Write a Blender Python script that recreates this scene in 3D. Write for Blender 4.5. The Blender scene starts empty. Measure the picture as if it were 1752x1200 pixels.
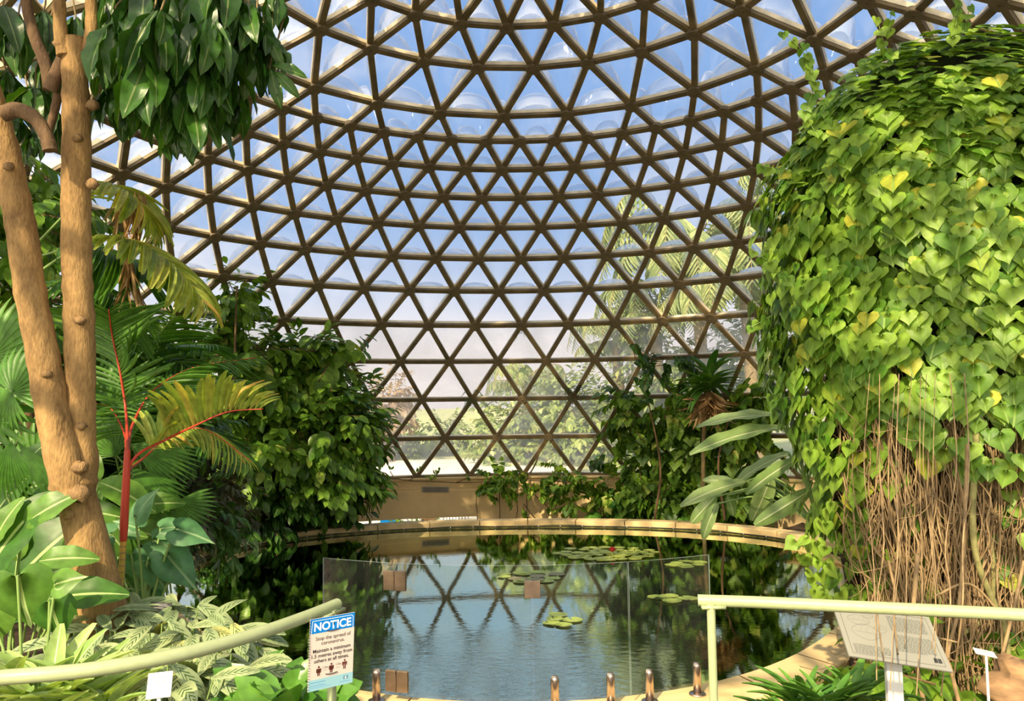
import bpy, math, random
import numpy as np
from math import sin, cos, pi, atan2, sqrt, hypot
from mathutils import Vector, Matrix

# ------------------------------------------------------------------ camera, light, exposure
SC = bpy.context.scene
W, H = 1752, 1200
F = 1395.33
PIT, YAW, ROLL = 0.073162, -0.01623, 0.01355
EYE = np.array([0.0, 0.0, 2.535])


def _axes():
    cy, sy = cos(YAW), sin(YAW)
    m1 = np.array([[cy, -sy, 0], [sy, cy, 0], [0, 0, 1]])
    cp, sp = cos(PIT), sin(PIT)
    m2 = np.array([[1, 0, 0], [0, cp, sp], [0, -sp, cp]])
    cr, sr = cos(ROLL), sin(ROLL)
    m3 = np.array([[cr, 0, -sr], [0, 1, 0], [sr, 0, cr]])
    return m3 @ m2 @ m1


AX = _axes()          # rows: right, forward, up (world)
RIGHT, FWD, UP = AX[0], AX[1], AX[2]


def P(x, y, D):
    """the place in the world seen at pixel x, y at a depth of D metres"""
    return EYE + D * (FWD + (x - W / 2) / F * RIGHT + (H / 2 - y) / F * UP)


def Pz(x, y, z):
    d = FWD + (x - W / 2) / F * RIGHT + (H / 2 - y) / F * UP
    return EYE + d * ((z - EYE[2]) / d[2])


def proj(w):
    q = np.asarray(w, float) - EYE
    d = q.dot(FWD)
    return W / 2 + F * q.dot(RIGHT) / d, H / 2 - F * q.dot(UP) / d


def Pcyl(x, y, cx, cy, r, far=False):
    """where the ray of pixel x, y meets an upright cylinder"""
    d = FWD + (x - W / 2) / F * RIGHT + (H / 2 - y) / F * UP
    ox, oy = EYE[0] - cx, EYE[1] - cy
    a = d[0] ** 2 + d[1] ** 2
    b = 2 * (ox * d[0] + oy * d[1])
    c = ox * ox + oy * oy - r * r
    q = sqrt(max(b * b - 4 * a * c, 0))
    t = (-b + (q if far else -q)) / (2 * a)
    return EYE + d * t


cam_d = bpy.data.cameras.new('camera')
cam = bpy.data.objects.new('camera', cam_d)
SC.collection.objects.link(cam)
cam_d.sensor_fit = 'HORIZONTAL'
cam_d.sensor_width = 36.0
cam_d.lens = 36.0 * F / W
cam_d.clip_start = 0.05
cam_d.clip_end = 600
cam.matrix_world = Matrix(((RIGHT[0], UP[0], -FWD[0], EYE[0]), (RIGHT[1], UP[1], -FWD[1], EYE[1]),
                           (RIGHT[2], UP[2], -FWD[2], EYE[2]), (0, 0, 0, 1)))
SC.camera = cam
vs = SC.view_settings
vs.view_transform = 'Standard'
vs.look = 'None'
vs.exposure = 0.24
vs.gamma = 1.0
vs.use_curve_mapping = False
cy_ = SC.cycles
cy_.max_bounces = 8
cy_.diffuse_bounces = 3
cy_.glossy_bounces = 3
cy_.transmission_bounces = 4
cy_.transparent_max_bounces = 14
cy_.caustics_reflective = False
cy_.caustics_refractive = False
cy_.sample_clamp_indirect = 4.0
try:
    cy_.use_denoising = True
    cy_.denoiser = 'OPENIMAGEDENOISE'
except Exception:
    pass

# sky: blue above, pale and a little pink towards the horizon, with clouds
wd = bpy.data.worlds.new('sky')
SC.world = wd
wd.use_nodes = True
nt = wd.node_tree
nt.nodes.clear()
N = nt.nodes.new
L = nt.links.new
out = N('ShaderNodeOutputWorld')
bg = N('ShaderNodeBackground')
tc = N('ShaderNodeTexCoord')
sep = N('ShaderNodeSeparateXYZ')
L(tc.outputs['Generated'], sep.inputs[0])
ramp = N('ShaderNodeValToRGB')
el = ramp.color_ramp.elements
el[0].position = 0.0
el[0].color = (.88, .80, .77, 1)
el[1].position = 1.0
el[1].color = (.13, .33, .72, 1)
for pos, c in ((.075, (.86, .78, .76)), (.14, (.56, .63, .78)), (.22, (.31, .46, .73)), (.45, (.20, .38, .72))):
    e = el.new(pos)
    e.color = (*c, 1)
L(sep.outputs[2], ramp.inputs[0])
mp = N('ShaderNodeMapping')
mp.inputs['Scale'].default_value = (1.0, 1.0, 2.6)
mp.inputs['Location'].default_value = (3.1, 1.7, 0.4)
L(tc.outputs['Generated'], mp.inputs[0])
nz = N('ShaderNodeTexNoise')
nz.inputs['Scale'].default_value = 2.6
nz.inputs['Detail'].default_value = 5
nz.inputs['Roughness'].default_value = .5
L(mp.outputs[0], nz.inputs['Vector'])
cr = N('ShaderNodeValToRGB')
cr.color_ramp.elements[0].position = .50
cr.color_ramp.elements[1].position = .78
L(nz.outputs[0], cr.inputs[0])
mx = N('ShaderNodeMix')
mx.data_type = 'RGBA'
L(cr.outputs[0], mx.inputs[0])
L(ramp.outputs[0], mx.inputs[6])
mx.inputs[7].default_value = (.93, .88, .86, 1)
L(mx.outputs[2], bg.inputs[0])
bg.inputs[1].default_value = 1.0
# broad warm glow added to the sky round the sun, as fill behind the viewer
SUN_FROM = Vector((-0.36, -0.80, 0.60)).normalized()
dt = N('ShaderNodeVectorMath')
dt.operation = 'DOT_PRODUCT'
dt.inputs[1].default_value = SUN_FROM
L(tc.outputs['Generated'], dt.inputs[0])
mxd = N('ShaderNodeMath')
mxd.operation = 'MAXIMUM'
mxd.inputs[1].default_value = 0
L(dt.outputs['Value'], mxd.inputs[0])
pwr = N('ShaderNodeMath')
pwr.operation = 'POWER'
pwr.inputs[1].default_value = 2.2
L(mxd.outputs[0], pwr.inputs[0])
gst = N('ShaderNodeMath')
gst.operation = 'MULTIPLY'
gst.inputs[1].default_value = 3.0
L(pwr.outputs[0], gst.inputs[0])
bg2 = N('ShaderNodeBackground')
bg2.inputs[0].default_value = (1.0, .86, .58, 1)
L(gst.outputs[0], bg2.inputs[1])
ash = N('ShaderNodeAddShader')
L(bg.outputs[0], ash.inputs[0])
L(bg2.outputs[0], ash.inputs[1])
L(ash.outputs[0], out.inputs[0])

sun_d = bpy.data.lights.new('sun', 'SUN')
sun_d.energy = 6.5
sun_d.color = (1.0, .80, .50)
sun_d.angle = math.radians(1.2)
sun = bpy.data.objects.new('sun', sun_d)
SC.collection.objects.link(sun)
# the sun stands behind the viewer's left shoulder
sun.rotation_euler = SUN_FROM.to_track_quat('Z', 'Y').to_euler()

# ------------------------------------------------------------------ helpers
rng = np.random.default_rng(7)


def nrm(v):
    v = np.asarray(v, float)
    return v / np.maximum(np.linalg.norm(v, axis=-1, keepdims=True), 1e-9)


class MB:
    """collects vertices and faces (quads and triangles) for one mesh"""

    def __init__(self):
        self.v, self.f, self.u, self.r, self.n = [], [], [], [], 0

    def add(self, v, f, uv=None, rnd=None):
        v = np.asarray(v, float).reshape(-1, 3)
        f = np.asarray(f, int)
        self.v.append(v)
        self.f.append(f + self.n)
        self.u.append(np.zeros((len(v), 2)) if uv is None else np.asarray(uv, float))
        self.r.append(np.full(len(v), rng.random()) if rnd is None else np.broadcast_to(np.asarray(rnd, float), (len(v),)))
        self.n += len(v)

    def build(self, name, mat, parent=None, smooth=True):
        me = bpy.data.meshes.new(name)
        v = np.concatenate(self.v) if self.v else np.zeros((0, 3))
        uv = np.concatenate(self.u)
        rn = np.concatenate(self.r)
        off = np.zeros(3)
        if parent is not None:
            off = np.array(WORLD.get(parent.name, (0, 0, 0)))
        me.vertices.add(len(v))
        me.vertices.foreach_set('co', (v - off).astype(np.float32).ravel())
        idx = np.concatenate([f.ravel() for f in self.f])
        tot = np.concatenate([np.full(len(f), f.shape[1]) for f in self.f])
        start = np.concatenate([[0], np.cumsum(tot)[:-1]])
        me.loops.add(len(idx))
        me.loops.foreach_set('vertex_index', idx.astype(np.int32))
        me.polygons.add(len(tot))
        me.polygons.foreach_set('loop_start', start.astype(np.int32))
        me.polygons.foreach_set('use_smooth', np.full(len(tot), smooth))
        ul = me.uv_layers.new(name='UVMap')
        ul.data.foreach_set('uv', uv[idx].astype(np.float32).ravel())
        at = me.attributes.new('rnd', 'FLOAT', 'POINT')
        at.data.foreach_set('value', rn.astype(np.float32))
        me.update(calc_edges=True)
        me.validate()
        me.materials.append(mat)
        o = bpy.data.objects.new(name, me)
        SC.collection.objects.link(o)
        if parent is not None:
            o.parent = parent
            WORLD[o.name] = tuple(off)
        return o


WORLD = {}


def tag(o, label=None, cat=None, group=None, kind=None):
    if label:
        o['label'] = label
    if cat:
        o['category'] = cat
    if group:
        o['group'] = group
    if kind:
        o['kind'] = kind
    return o


def thing(name, loc, label, cat, group=None):
    o = bpy.data.objects.new(name, None)
    SC.collection.objects.link(o)
    o.location = tuple(float(c) for c in loc)
    o.empty_display_size = .1
    WORLD[o.name] = tuple(float(c) for c in loc)
    return tag(o, label, cat, group)


def box(mb, c, s, ax=None, uv=None, rnd=None):
    """box at c of full size s; ax rows are its three directions"""
    ax = np.eye(3) if ax is None else np.asarray(ax, float)
    q = np.array([[x, y, z] for x in (-.5, .5) for y in (-.5, .5) for z in (-.5, .5)]) * np.asarray(s)
    v = np.asarray(c) + q @ ax
    f = [(0, 1, 3, 2), (4, 6, 7, 5), (0, 4, 5, 1), (2, 3, 7, 6), (0, 2, 6, 4), (1, 5, 7, 3)]
    mb.add(v, f, rnd=rnd)


def tube(mb, pts, rad, n=6, cap=True, rnd=None):
    pts = np.asarray(pts, float)
    m = len(pts)
    rad = np.broadcast_to(np.asarray(rad, float), (m,))
    t = nrm(np.gradient(pts, axis=0))
    a = np.array([0, 0, 1.]) if abs(t[0][2]) < .9 else np.array([1., 0, 0])
    us = []
    for i in range(m):
        a = a - t[i] * a.dot(t[i])
        a = a / max(np.linalg.norm(a), 1e-9)
        us.append(a)
    us = np.array(us)
    ws = np.cross(t, us)
    th = np.arange(n) * 2 * pi / n
    v = pts[:, None] + rad[:, None, None] * (us[:, None] * np.cos(th)[None, :, None] + ws[:, None] * np.sin(th)[None, :, None])
    v = v.reshape(-1, 3)
    i, j = np.meshgrid(np.arange(m - 1), np.arange(n), indexing='ij')
    a0 = i * n + j
    a1 = i * n + (j + 1) % n
    f = np.stack([a0, a1, a1 + n, a0 + n], -1).reshape(-1, 4)
    ln = np.concatenate([[0], np.cumsum(np.linalg.norm(np.diff(pts, axis=0), axis=1))])
    uv = np.stack([np.tile(np.arange(n) / n, m), np.repeat(ln, n)], -1)
    rv = rng.random() if rnd is None else rnd
    mb.add(v, f, uv, rv)
    if cap:
        for k, ring in ((0, np.arange(n)[::-1]), (m - 1, np.arange(n) + (m - 1) * n)):
            vv = np.concatenate([v[ring], pts[k:k + 1]])
            ff = [(q, (q + 1) % n, n) for q in range(n)]
            mb.add(vv, ff, rnd=rv)


def spline(pts, n=8):
    pts = np.asarray(pts, float)
    p = np.concatenate([[2 * pts[0] - pts[1]], pts, [2 * pts[-1] - pts[-2]]])
    o = []
    for i in range(1, len(p) - 2):
        for k in range(n):
            t = k / n
            o.append(.5 * (2 * p[i] + (p[i + 1] - p[i - 1]) * t + (2 * p[i - 1] - 5 * p[i] + 4 * p[i + 1] - p[i + 2]) * t * t
                           + (3 * p[i] - p[i - 1] - 3 * p[i + 1] + p[i + 2]) * t ** 3))
    o.append(p[-2])
    return np.array(o)


def lathe(mb, c, prof, n=16, rnd=None):
    prof = np.asarray(prof, float)
    th = np.arange(n) * 2 * pi / n
    v = np.array([[c[0] + r * cos(a), c[1] + r * sin(a), c[2] + z] for r, z in prof for a in th])
    m = len(prof)
    f = [(i * n + j, i * n + (j + 1) % n, (i + 1) * n + (j + 1) % n, (i + 1) * n + j) for i in range(m - 1) for j in range(n)]
    mb.add(v, f, rnd=rnd)


# leaf templates: x across, y along, z up
def leaf_t(wfun, nl=6, nw=2, fold=.12, droop=.25, wave=0.0, twist=0.0):
    ts = np.linspace(0, 1, nl + 1)
    ss = np.linspace(-1, 1, 2 * nw + 1) if nw > 0 else np.array([-1., 1.])
    v, uv = [], []
    for t in ts:
        w = max(wfun(t), .002)
        for s in ss:
            v.append((s * w, t - droop * .25 * t * t, -droop * t * t + fold * abs(s) * w * 2 + wave * sin(t * 17 + s * 2) * w * abs(s)))
            uv.append(((s + 1) / 2, t))
    m = len(ss)
    f = [(i * m + j, i * m + j + 1, (i + 1) * m + j + 1, (i + 1) * m + j) for i in range(nl) for j in range(m - 1)]
    return np.array(v), np.array(f), np.array(uv)


def heart_t(n=7, droop=.18, fold=.10):
    pts = []
    for k in range(2 * n):
        a = 2 * pi * k / (2 * n)
        # heart outline, tip at +y, notch at the stalk
        r = .50 - .30 * cos(a) * 0
        x = .56 * (16 * sin(a) ** 3) / 16
        y = -(13 * cos(a) - 5 * cos(2 * a) - 2 * cos(3 * a) - cos(4 * a)) / 16 * .56
        pts.append((x, y + .28))
    pts = np.array(pts)
    mid = pts * .55 + np.array([0, .05])
    v, uv = [(0, 0, 0)], [(.5, .3)]
    for q, s in ((mid, 0), (pts, 1)):
        for x, y in q:
            v.append((x, y, fold * abs(x) * (1.4 - s * .6) - droop * (x * x + y * y) * 1.1))
            uv.append((x + .5, y * .7 + .3))
    m = 2 * n
    f3 = [(0, 1 + k, 1 + (k + 1) % m) for k in range(m)]
    f4 = [(1 + k, 1 + m + k, 1 + m + (k + 1) % m, 1 + (k + 1) % m) for k in range(m)]
    return np.array(v, float), (np.array(f3), np.array(f4)), np.array(uv)


def scatter(mb, tmpl, pos, d, up, scale, wscale=1.0, rnd=None):
    """put a leaf at each pos pointing along d, its face towards up"""
    v, f, uv = tmpl
    pos = np.asarray(pos, float)
    n = len(pos)
    if n == 0:
        return
    d = nrm(d)
    x = nrm(np.cross(d, up))
    z = np.cross(x, d)
    sc = np.broadcast_to(np.asarray(scale, float), (n,))[:, None, None]
    ws = np.broadcast_to(np.asarray(wscale, float), (n,))[:, None, None]
    vv = pos[:, None] + sc * (v[None, :, 0:1] * ws * x[:, None] + v[None, :, 1:2] * d[:, None] + v[None, :, 2:3] * z[:, None])
    m = len(v)
    rv = rng.random(n) if rnd is None else np.asarray(rnd)
    base = mb.n
    mb.v.append(vv.reshape(-1, 3))
    mb.u.append(np.tile(uv, (n, 1)))
    mb.r.append(np.repeat(rv, m))
    offs = (np.arange(n) * m + base)[:, None, None]
    for ff in (f if isinstance(f, tuple) else (f,)):
        mb.f.append((ff[None] + offs).reshape(-1, ff.shape[1]))
    mb.n += n * m


def rdir(n):
    return nrm(rng.normal(size=(n, 3)))


# ------------------------------------------------------------------ materials
def new_mat(name):
    m = bpy.data.materials.new(name)
    m.use_nodes = True
    t = m.node_tree
    t.nodes.clear()
    return m, t, t.nodes.new, t.links.new


def mat_plain(name, col, rough=.6, metal=0.0, noise=0.0, nscale=6.0, bump=0.0, col2=None, spec=.5, coords='Object', stretch=(1, 1, 1), ramp=(.35, .65)):
    m, t, N, L = new_mat(name)
    o = N('ShaderNodeOutputMaterial')
    b = N('ShaderNodeBsdfPrincipled')
    b.inputs['Base Color'].default_value = (*col, 1)
    b.inputs['Roughness'].default_value = rough
    b.inputs['Metallic'].default_value = metal
    b.inputs['Specular IOR Level'].default_value = spec
    L(b.outputs[0], o.inputs[0])
    if noise or bump or col2:
        tc = N('ShaderNodeTexCoord')
        mp = N('ShaderNodeMapping')
        mp.inputs['Scale'].default_value = stretch
        L(tc.outputs[coords], mp.inputs[0])
        nz = N('ShaderNodeTexNoise')
        nz.inputs['Scale'].default_value = nscale
        nz.inputs['Detail'].default_value = 6
        L(mp.outputs[0], nz.inputs['Vector'])
        c2 = col2 or tuple(c * (1 - noise) for c in col)
        r = N('ShaderNodeValToRGB')
        r.color_ramp.elements[0].position = ramp[0]
        r.color_ramp.elements[1].position = ramp[1]
        r.color_ramp.elements[0].color = (*c2, 1)
        r.color_ramp.elements[1].color = (*col, 1)
        L(nz.outputs[0], r.inputs[0])
        L(r.outputs[0], b.inputs['Base Color'])
        if bump:
            bp = N('ShaderNodeBump')
            bp.inputs['Strength'].default_value = bump
            bp.inputs['Distance'].default_value = .02
            L(nz.outputs[0], bp.inputs['Height'])
            L(bp.outputs[0], b.inputs['Normal'])
    return m


def mat_leaf(name, c1, c2, vein=None, rough=.42, trans=.3, c3=None, chevron=None, back=None, spec=.4, side=0.0, mott=.25):
    """leaf: each leaf its own tone between c1 and c2 (a few c3), pale midrib, light coming through"""
    m, t, N, L = new_mat(name)
    o = N('ShaderNodeOutputMaterial')
    at = N('ShaderNodeAttribute')
    at.attribute_name = 'rnd'
    r = N('ShaderNodeValToRGB')
    r.color_ramp.elements[0].color = (*c1, 1)
    r.color_ramp.elements[1].color = (*c2, 1)
    if c3:
        r.color_ramp.elements[1].position = .94
        e = r.color_ramp.elements.new(.985)
        e.color = (*c3, 1)
    L(at.outputs['Fac'], r.inputs[0])
    col = r.outputs[0]
    tc = N('ShaderNodeTexCoord')
    nz = N('ShaderNodeTexNoise')
    nz.inputs['Scale'].default_value = 14
    L(tc.outputs['Object'], nz.inputs['Vector'])
    mm = N('ShaderNodeMapRange')
    mm.inputs[1].default_value = .3
    mm.inputs[2].default_value = .7
    mm.inputs[3].default_value = 1 - mott
    mm.inputs[4].default_value = 1 + mott
    L(nz.outputs[0], mm.inputs[0])
    hs = N('ShaderNodeHueSaturation')
    L(mm.outputs[0], hs.inputs['Value'])
    L(col, hs.inputs['Color'])
    col = hs.outputs[0]
    uvn = N('ShaderNodeUVMap')
    sx = N('ShaderNodeSeparateXYZ')
    L(uvn.outputs[0], sx.inputs[0])
    ab = N('ShaderNodeMath')
    ab.operation = 'SUBTRACT'
    ab.inputs[1].default_value = .5
    L(sx.outputs[0], ab.inputs[0])
    aa = N('ShaderNodeMath')
    aa.operation = 'ABSOLUTE'
    L(ab.outputs[0], aa.inputs[0])
    bump_h = None
    if side or chevron:
        # side veins: bands slanting from the midrib to the edge
        k = N('ShaderNodeMath')
        k.operation = 'MULTIPLY_ADD'
        k.inputs[1].default_value = -.55 if not chevron else -.75
        L(aa.outputs[0], k.inputs[0])
        L(sx.outputs[1], k.inputs[2])
        fr = N('ShaderNodeMath')
        fr.operation = 'MULTIPLY'
        fr.inputs[1].default_value = side or 7.0
        L(k.outputs[0], fr.inputs[0])
        fc = N('ShaderNodeMath')
        fc.operation = 'FRACT'
        L(fr.outputs[0], fc.inputs[0])
        bump_h = fc.outputs[0]
    if chevron:
        lt = N('ShaderNodeMath')
        lt.operation = 'LESS_THAN'
        lt.inputs[1].default_value = .30
        L(bump_h, lt.inputs[0])
        l2 = N('ShaderNodeMath')
        l2.operation = 'LESS_THAN'
        l2.inputs[1].default_value = .27
        L(aa.outputs[0], l2.inputs[0])
        mu = N('ShaderNodeMath')
        mu.operation = 'MULTIPLY'
        L(lt.outputs[0], mu.inputs[0])
        L(l2.outputs[0], mu.inputs[1])
        mc = N('ShaderNodeMix')
        mc.data_type = 'RGBA'
        L(mu.outputs[0], mc.inputs[0])
        L(col, mc.inputs[6])
        mc.inputs[7].default_value = (*chevron, 1)
        col = mc.outputs[2]
    if vein:
        lt = N('ShaderNodeMath')
        lt.operation = 'LESS_THAN'
        lt.inputs[1].default_value = .035
        L(aa.outputs[0], lt.inputs[0])
        mc = N('ShaderNodeMix')
        mc.data_type = 'RGBA'
        L(lt.outputs[0], mc.inputs[0])
        L(col, mc.inputs[6])
        mc.inputs[7].default_value = (*vein, 1)
        col = mc.outputs[2]
    b = N('ShaderNodeBsdfPrincipled')
    L(col, b.inputs['Base Color'])
    b.inputs['Roughness'].default_value = rough
    b.inputs['Specular IOR Level'].default_value = spec
    if bump_h is not None:
        bp = N('ShaderNodeBump')
        bp.inputs['Strength'].default_value = .5
        bp.inputs['Distance'].default_value = .01
        L(bump_h, bp.inputs['Height'])
        L(bp.outputs[0], b.inputs['Normal'])
    tr = N('ShaderNodeBsdfTranslucent')
    g = N('ShaderNodeMix')
    g.data_type = 'RGBA'
    g.blend_type = 'MULTIPLY'
    g.inputs[0].default_value = 1
    L(col, g.inputs[6])
    g.inputs[7].default_value = (1.7, 1.6, .5, 1)
    L(g.outputs[2], tr.inputs[0])
    ms = N('ShaderNodeMixShader')
    ms.inputs[0].default_value = trans
    L(b.outputs[0], ms.inputs[1])
    L(tr.outputs[0], ms.inputs[2])
    L(ms.outputs[0], o.inputs[0])
    return m


def mat_bark(name, c1, c2, scale=9, bump=.6, rough=.85, rings=0):
    m, t, N, L = new_mat(name)
    o = N('ShaderNodeOutputMaterial')
    b = N('ShaderNodeBsdfPrincipled')
    tc = N('ShaderNodeTexCoord')
    mp = N('ShaderNodeMapping')
    mp.inputs['Scale'].default_value = (1, 1, .35)
    L(tc.outputs['Object'], mp.inputs[0])
    n1 = N('ShaderNodeTexNoise')
    n1.inputs['Scale'].default_value = scale
    n1.inputs['Detail'].default_value = 8
    n1.inputs['Roughness'].default_value = .65
    L(mp.outputs[0], n1.inputs['Vector'])
    n2 = N('ShaderNodeTexNoise')
    n2.inputs['Scale'].default_value = scale * 9
    n2.inputs['Detail'].default_value = 4
    L(mp.outputs[0], n2.inputs['Vector'])
    ad = N('ShaderNodeMath')
    ad.operation = 'MULTIPLY_ADD'
    ad.inputs[1].default_value = .35
    L(n2.outputs[0], ad.inputs[0])
    L(n1.outputs[0], ad.inputs[2])
    r = N('ShaderNodeValToRGB')
    r.color_ramp.elements[0].position = .45
    r.color_ramp.elements[1].position = .85
    r.color_ramp.elements[0].color = (*c2, 1)
    r.color_ramp.elements[1].color = (*c1, 1)
    L(ad.outputs[0], r.inputs[0])
    L(r.outputs[0], b.inputs['Base Color'])
    b.inputs['Roughness'].default_value = rough
    bp = N('ShaderNodeBump')
    bp.inputs['Strength'].default_value = bump
    bp.inputs['Distance'].default_value = .02
    L(ad.outputs[0], bp.inputs['Height'])
    L(bp.outputs[0], b.inputs['Normal'])
    L(b.outputs[0], o.inputs[0])
    return m


def mat_clear(name, tint=(1, 1, 1), haze=.06, haze_col=(.9, .9, .88), gloss=.5, edge=0.0, streak=0.0):
    """clear sheet: see-through, a thin film of dust, pale haze painted in for bubble reflections, a mirror sheen that grows at grazing angles"""
    m, t, N, L = new_mat(name)
    o = N('ShaderNodeOutputMaterial')
    tr = N('ShaderNodeBsdfTransparent')
    tr.inputs[0].default_value = (*tint, 1)
    di = N('ShaderNodeBsdfDiffuse')
    di.inputs[0].default_value = (*haze_col, 1)
    tl = N('ShaderNodeBsdfTranslucent')
    tl.inputs[0].default_value = (*haze_col, 1)
    hz = N('ShaderNodeMixShader')
    hz.inputs[0].default_value = .65
    L(di.outputs[0], hz.inputs[1])
    L(tl.outputs[0], hz.inputs[2])
    lw = N('ShaderNodeLayerWeight')
    lw.inputs[0].default_value = .5
    pw = N('ShaderNodeMath')
    pw.operation = 'POWER'
    pw.inputs[1].default_value = 2.0
    L(lw.outputs['Facing'], pw.inputs[0])
    fac = N('ShaderNodeMath')
    fac.operation = 'MULTIPLY_ADD'
    fac.inputs[1].default_value = edge  # pale haze added on steep bubble walls, standing for their reflections
    fac.inputs[2].default_value = haze
    L(pw.outputs[0], fac.inputs[0])
    fo = fac.outputs[0]
    if streak:
        tc = N('ShaderNodeTexCoord')
        nz = N('ShaderNodeTexNoise')
        nz.inputs['Scale'].default_value = 1.3
        nz.inputs['Detail'].default_value = 7
        L(tc.outputs['Object'], nz.inputs['Vector'])
        mr = N('ShaderNodeMapRange')
        mr.inputs[1].default_value = .35
        mr.inputs[2].default_value = .7
        mr.inputs[3].default_value = 1 - streak
        mr.inputs[4].default_value = 1 + streak
        L(nz.outputs[0], mr.inputs[0])
        mu = N('ShaderNodeMath')
        mu.operation = 'MULTIPLY'
        L(fo, mu.inputs[0])
        L(mr.outputs[0], mu.inputs[1])
        fo = mu.outputs[0]
    m1 = N('ShaderNodeMixShader')
    L(fo, m1.inputs[0])
    L(tr.outputs[0], m1.inputs[1])
    L(hz.outputs[0], m1.inputs[2])
    gl = N('ShaderNodeBsdfGlossy')
    gl.inputs['Roughness'].default_value = .05
    fr = N('ShaderNodeFresnel')
    fr.inputs[0].default_value = 1.45
    gm = N('ShaderNodeMath')
    gm.operation = 'MULTIPLY'
    gm.inputs[1].default_value = gloss
    L(fr.outputs[0], gm.inputs[0])
    m2 = N('ShaderNodeMixShader')
    L(gm.outputs[0], m2.inputs[0])
    L(m1.outputs[0], m2.inputs[1])
    L(gl.outputs[0], m2.inputs[2])
    L(m2.outputs[0], o.inputs[0])
    return m


M = {}
M['beam'] = mat_plain('beam_brown', (.27, .195, .09), .55, noise=.5, nscale=3, bump=.1)
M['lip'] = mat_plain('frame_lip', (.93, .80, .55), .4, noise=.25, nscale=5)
M['hub'] = mat_plain('hub_brown', (.24, .18, .10), .6, noise=.3, nscale=8)
M['flat_pane'] = mat_clear('flat_pane', (.99, .98, .97), haze=.34, haze_col=(.86, .80, .76), gloss=.4, edge=.12, streak=.5)
M['bubble'] = mat_clear('bubble_pane', (.97, .98, 1.0), haze=.09, haze_col=(.88, .90, .96), gloss=.5, edge=.60, streak=.25)
M['wall'] = mat_plain('wall_render', (.92, .68, .34), .8, noise=.14, nscale=1.6, bump=.05)
M['rim'] = mat_plain('rim_concrete', (.84, .62, .30), .75, nscale=2.2, col2=(.50, .36, .16), bump=.15, ramp=(.30, .50))
M['algae'] = mat_plain('rim_wet', (.36, .30, .08), .6, nscale=7, col2=(.08, .09, .02), bump=.4)
M['soil'] = mat_plain('soil', (.09, .055, .028), .95, nscale=9, noise=.6, bump=.8)
M['path'] = mat_plain('path_concrete', (.46, .40, .32), .85, nscale=4, noise=.2)
M['hose'] = mat_plain('black_hose', (.015, .015, .017), .4)
M['white'] = mat_plain('white_paint', (.62, .62, .58), .5)
M['cream_rail'] = mat_plain('rail_paint', (.37, .43, .23), .32, noise=.10, nscale=30, spec=.6)
M['steel'] = mat_plain('brushed_steel', (.62, .50, .42), .28, metal=1.0, nscale=40, noise=.15, stretch=(1, 1, .1))
M['hinge'] = mat_plain('hinge_steel', (.42, .30, .21), .38, metal=.85, noise=.2, nscale=20)
M['glass'] = mat_clear('fence_glass', (.93, .97, .95), haze=.015, haze_col=(.8, .9, .86), gloss=.55, streak=.3)
M['glass_edge'] = mat_plain('glass_edge', (.55, .66, .62), .15, spec=.8)

# ------------------------------------------------------------------ the dome
DC = np.array([0.0, 9.9])
S_ = 0.75
RR = [14.0, 13.293, 12.548, 11.786, 11.028, 10.283, 9.558, 8.847, 8.155, 7.476, 6.793, 6.187, 5.044, 4.094, 3.10, 2.02]
RZ = [0.0, 1.277, 2.499, 3.634, 4.660, 5.576, 6.386, 7.109, 7.751, 8.324, 8.846, 9.263, 9.972, 10.498, 10.93, 11.24]
RR = [r * S_ for r in RR]
BASE_Z = 0.92
RZ = [z * S_ + BASE_Z for z in RZ]
PH = -0.008848
SPH = np.array([DC[0], DC[1], -3.2])      # middle of the sphere, for the outward direction


def node(r, k):
    a = PH + k * pi / 50
    return np.array([DC[0] + RR[r] * sin(a), DC[1] + RR[r] * cos(a), RZ[r]])


def domeD(x, y, back=.25):
    """depth at which the ray of a pixel comes within back of the dome or its wall"""
    for D in np.arange(12, 22, .05):
        p = P(x, y, D)
        R = np.interp(p[2], RZ, RR) if p[2] > RZ[0] else 10.2
        if hypot(p[0] - DC[0], p[1] - DC[1]) > R - back:
            return D
    return 20.0


def open_side(r, k):
    a = (PH + k * pi / 50) % (2 * pi)
    return r <= 3 and abs(a - pi) < 0.62


struts, hubs, bands = [], [], {}


def ks(r):
    """half-step places of the joints of ring r"""
    if r <= 10:
        return [k for k in range(-50, 50) if (k - r) % 2 == 0]
    return [k for k in range(-51, 49) if (k - (-13 if r % 2 else -15)) % 4 == 0]


for r in range(16):
    st = 2 if r <= 10 else 4
    for k in ks(r):
        if not open_side(r, k):
            hubs.append((r, k))
            if not open_side(r, k + st):
                struts.append(((r, k), (r, k + st)))
    if r < 15:
        b = bands.setdefault(r, [])
        if r < 10 or r >= 11:
            h = st // 2
            for k in ks(r):
                up1, up0 = (r + 1, k + h), (r + 1, k - h)
                if open_side(r, k) or open_side(r, k + st):
                    continue
                struts.append(((r, k), up1))
                struts.append(((r, k), up0))
                b.append(((r, k), (r, k + st), up1))
                b.append(((r, k), up1, up0))
        else:
            for k in ks(11):
                struts.append(((11, k), (10, k - 1)))
                struts.append(((11, k), (10, k + 1)))
                b.append(((10, k - 1), (10, k + 1), (11, k)))
                b.append(((10, k + 1), (10, k + 3), (11, k + 4), (11, k)))
struts = list({tuple(sorted(s)) for s in struts})

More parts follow.
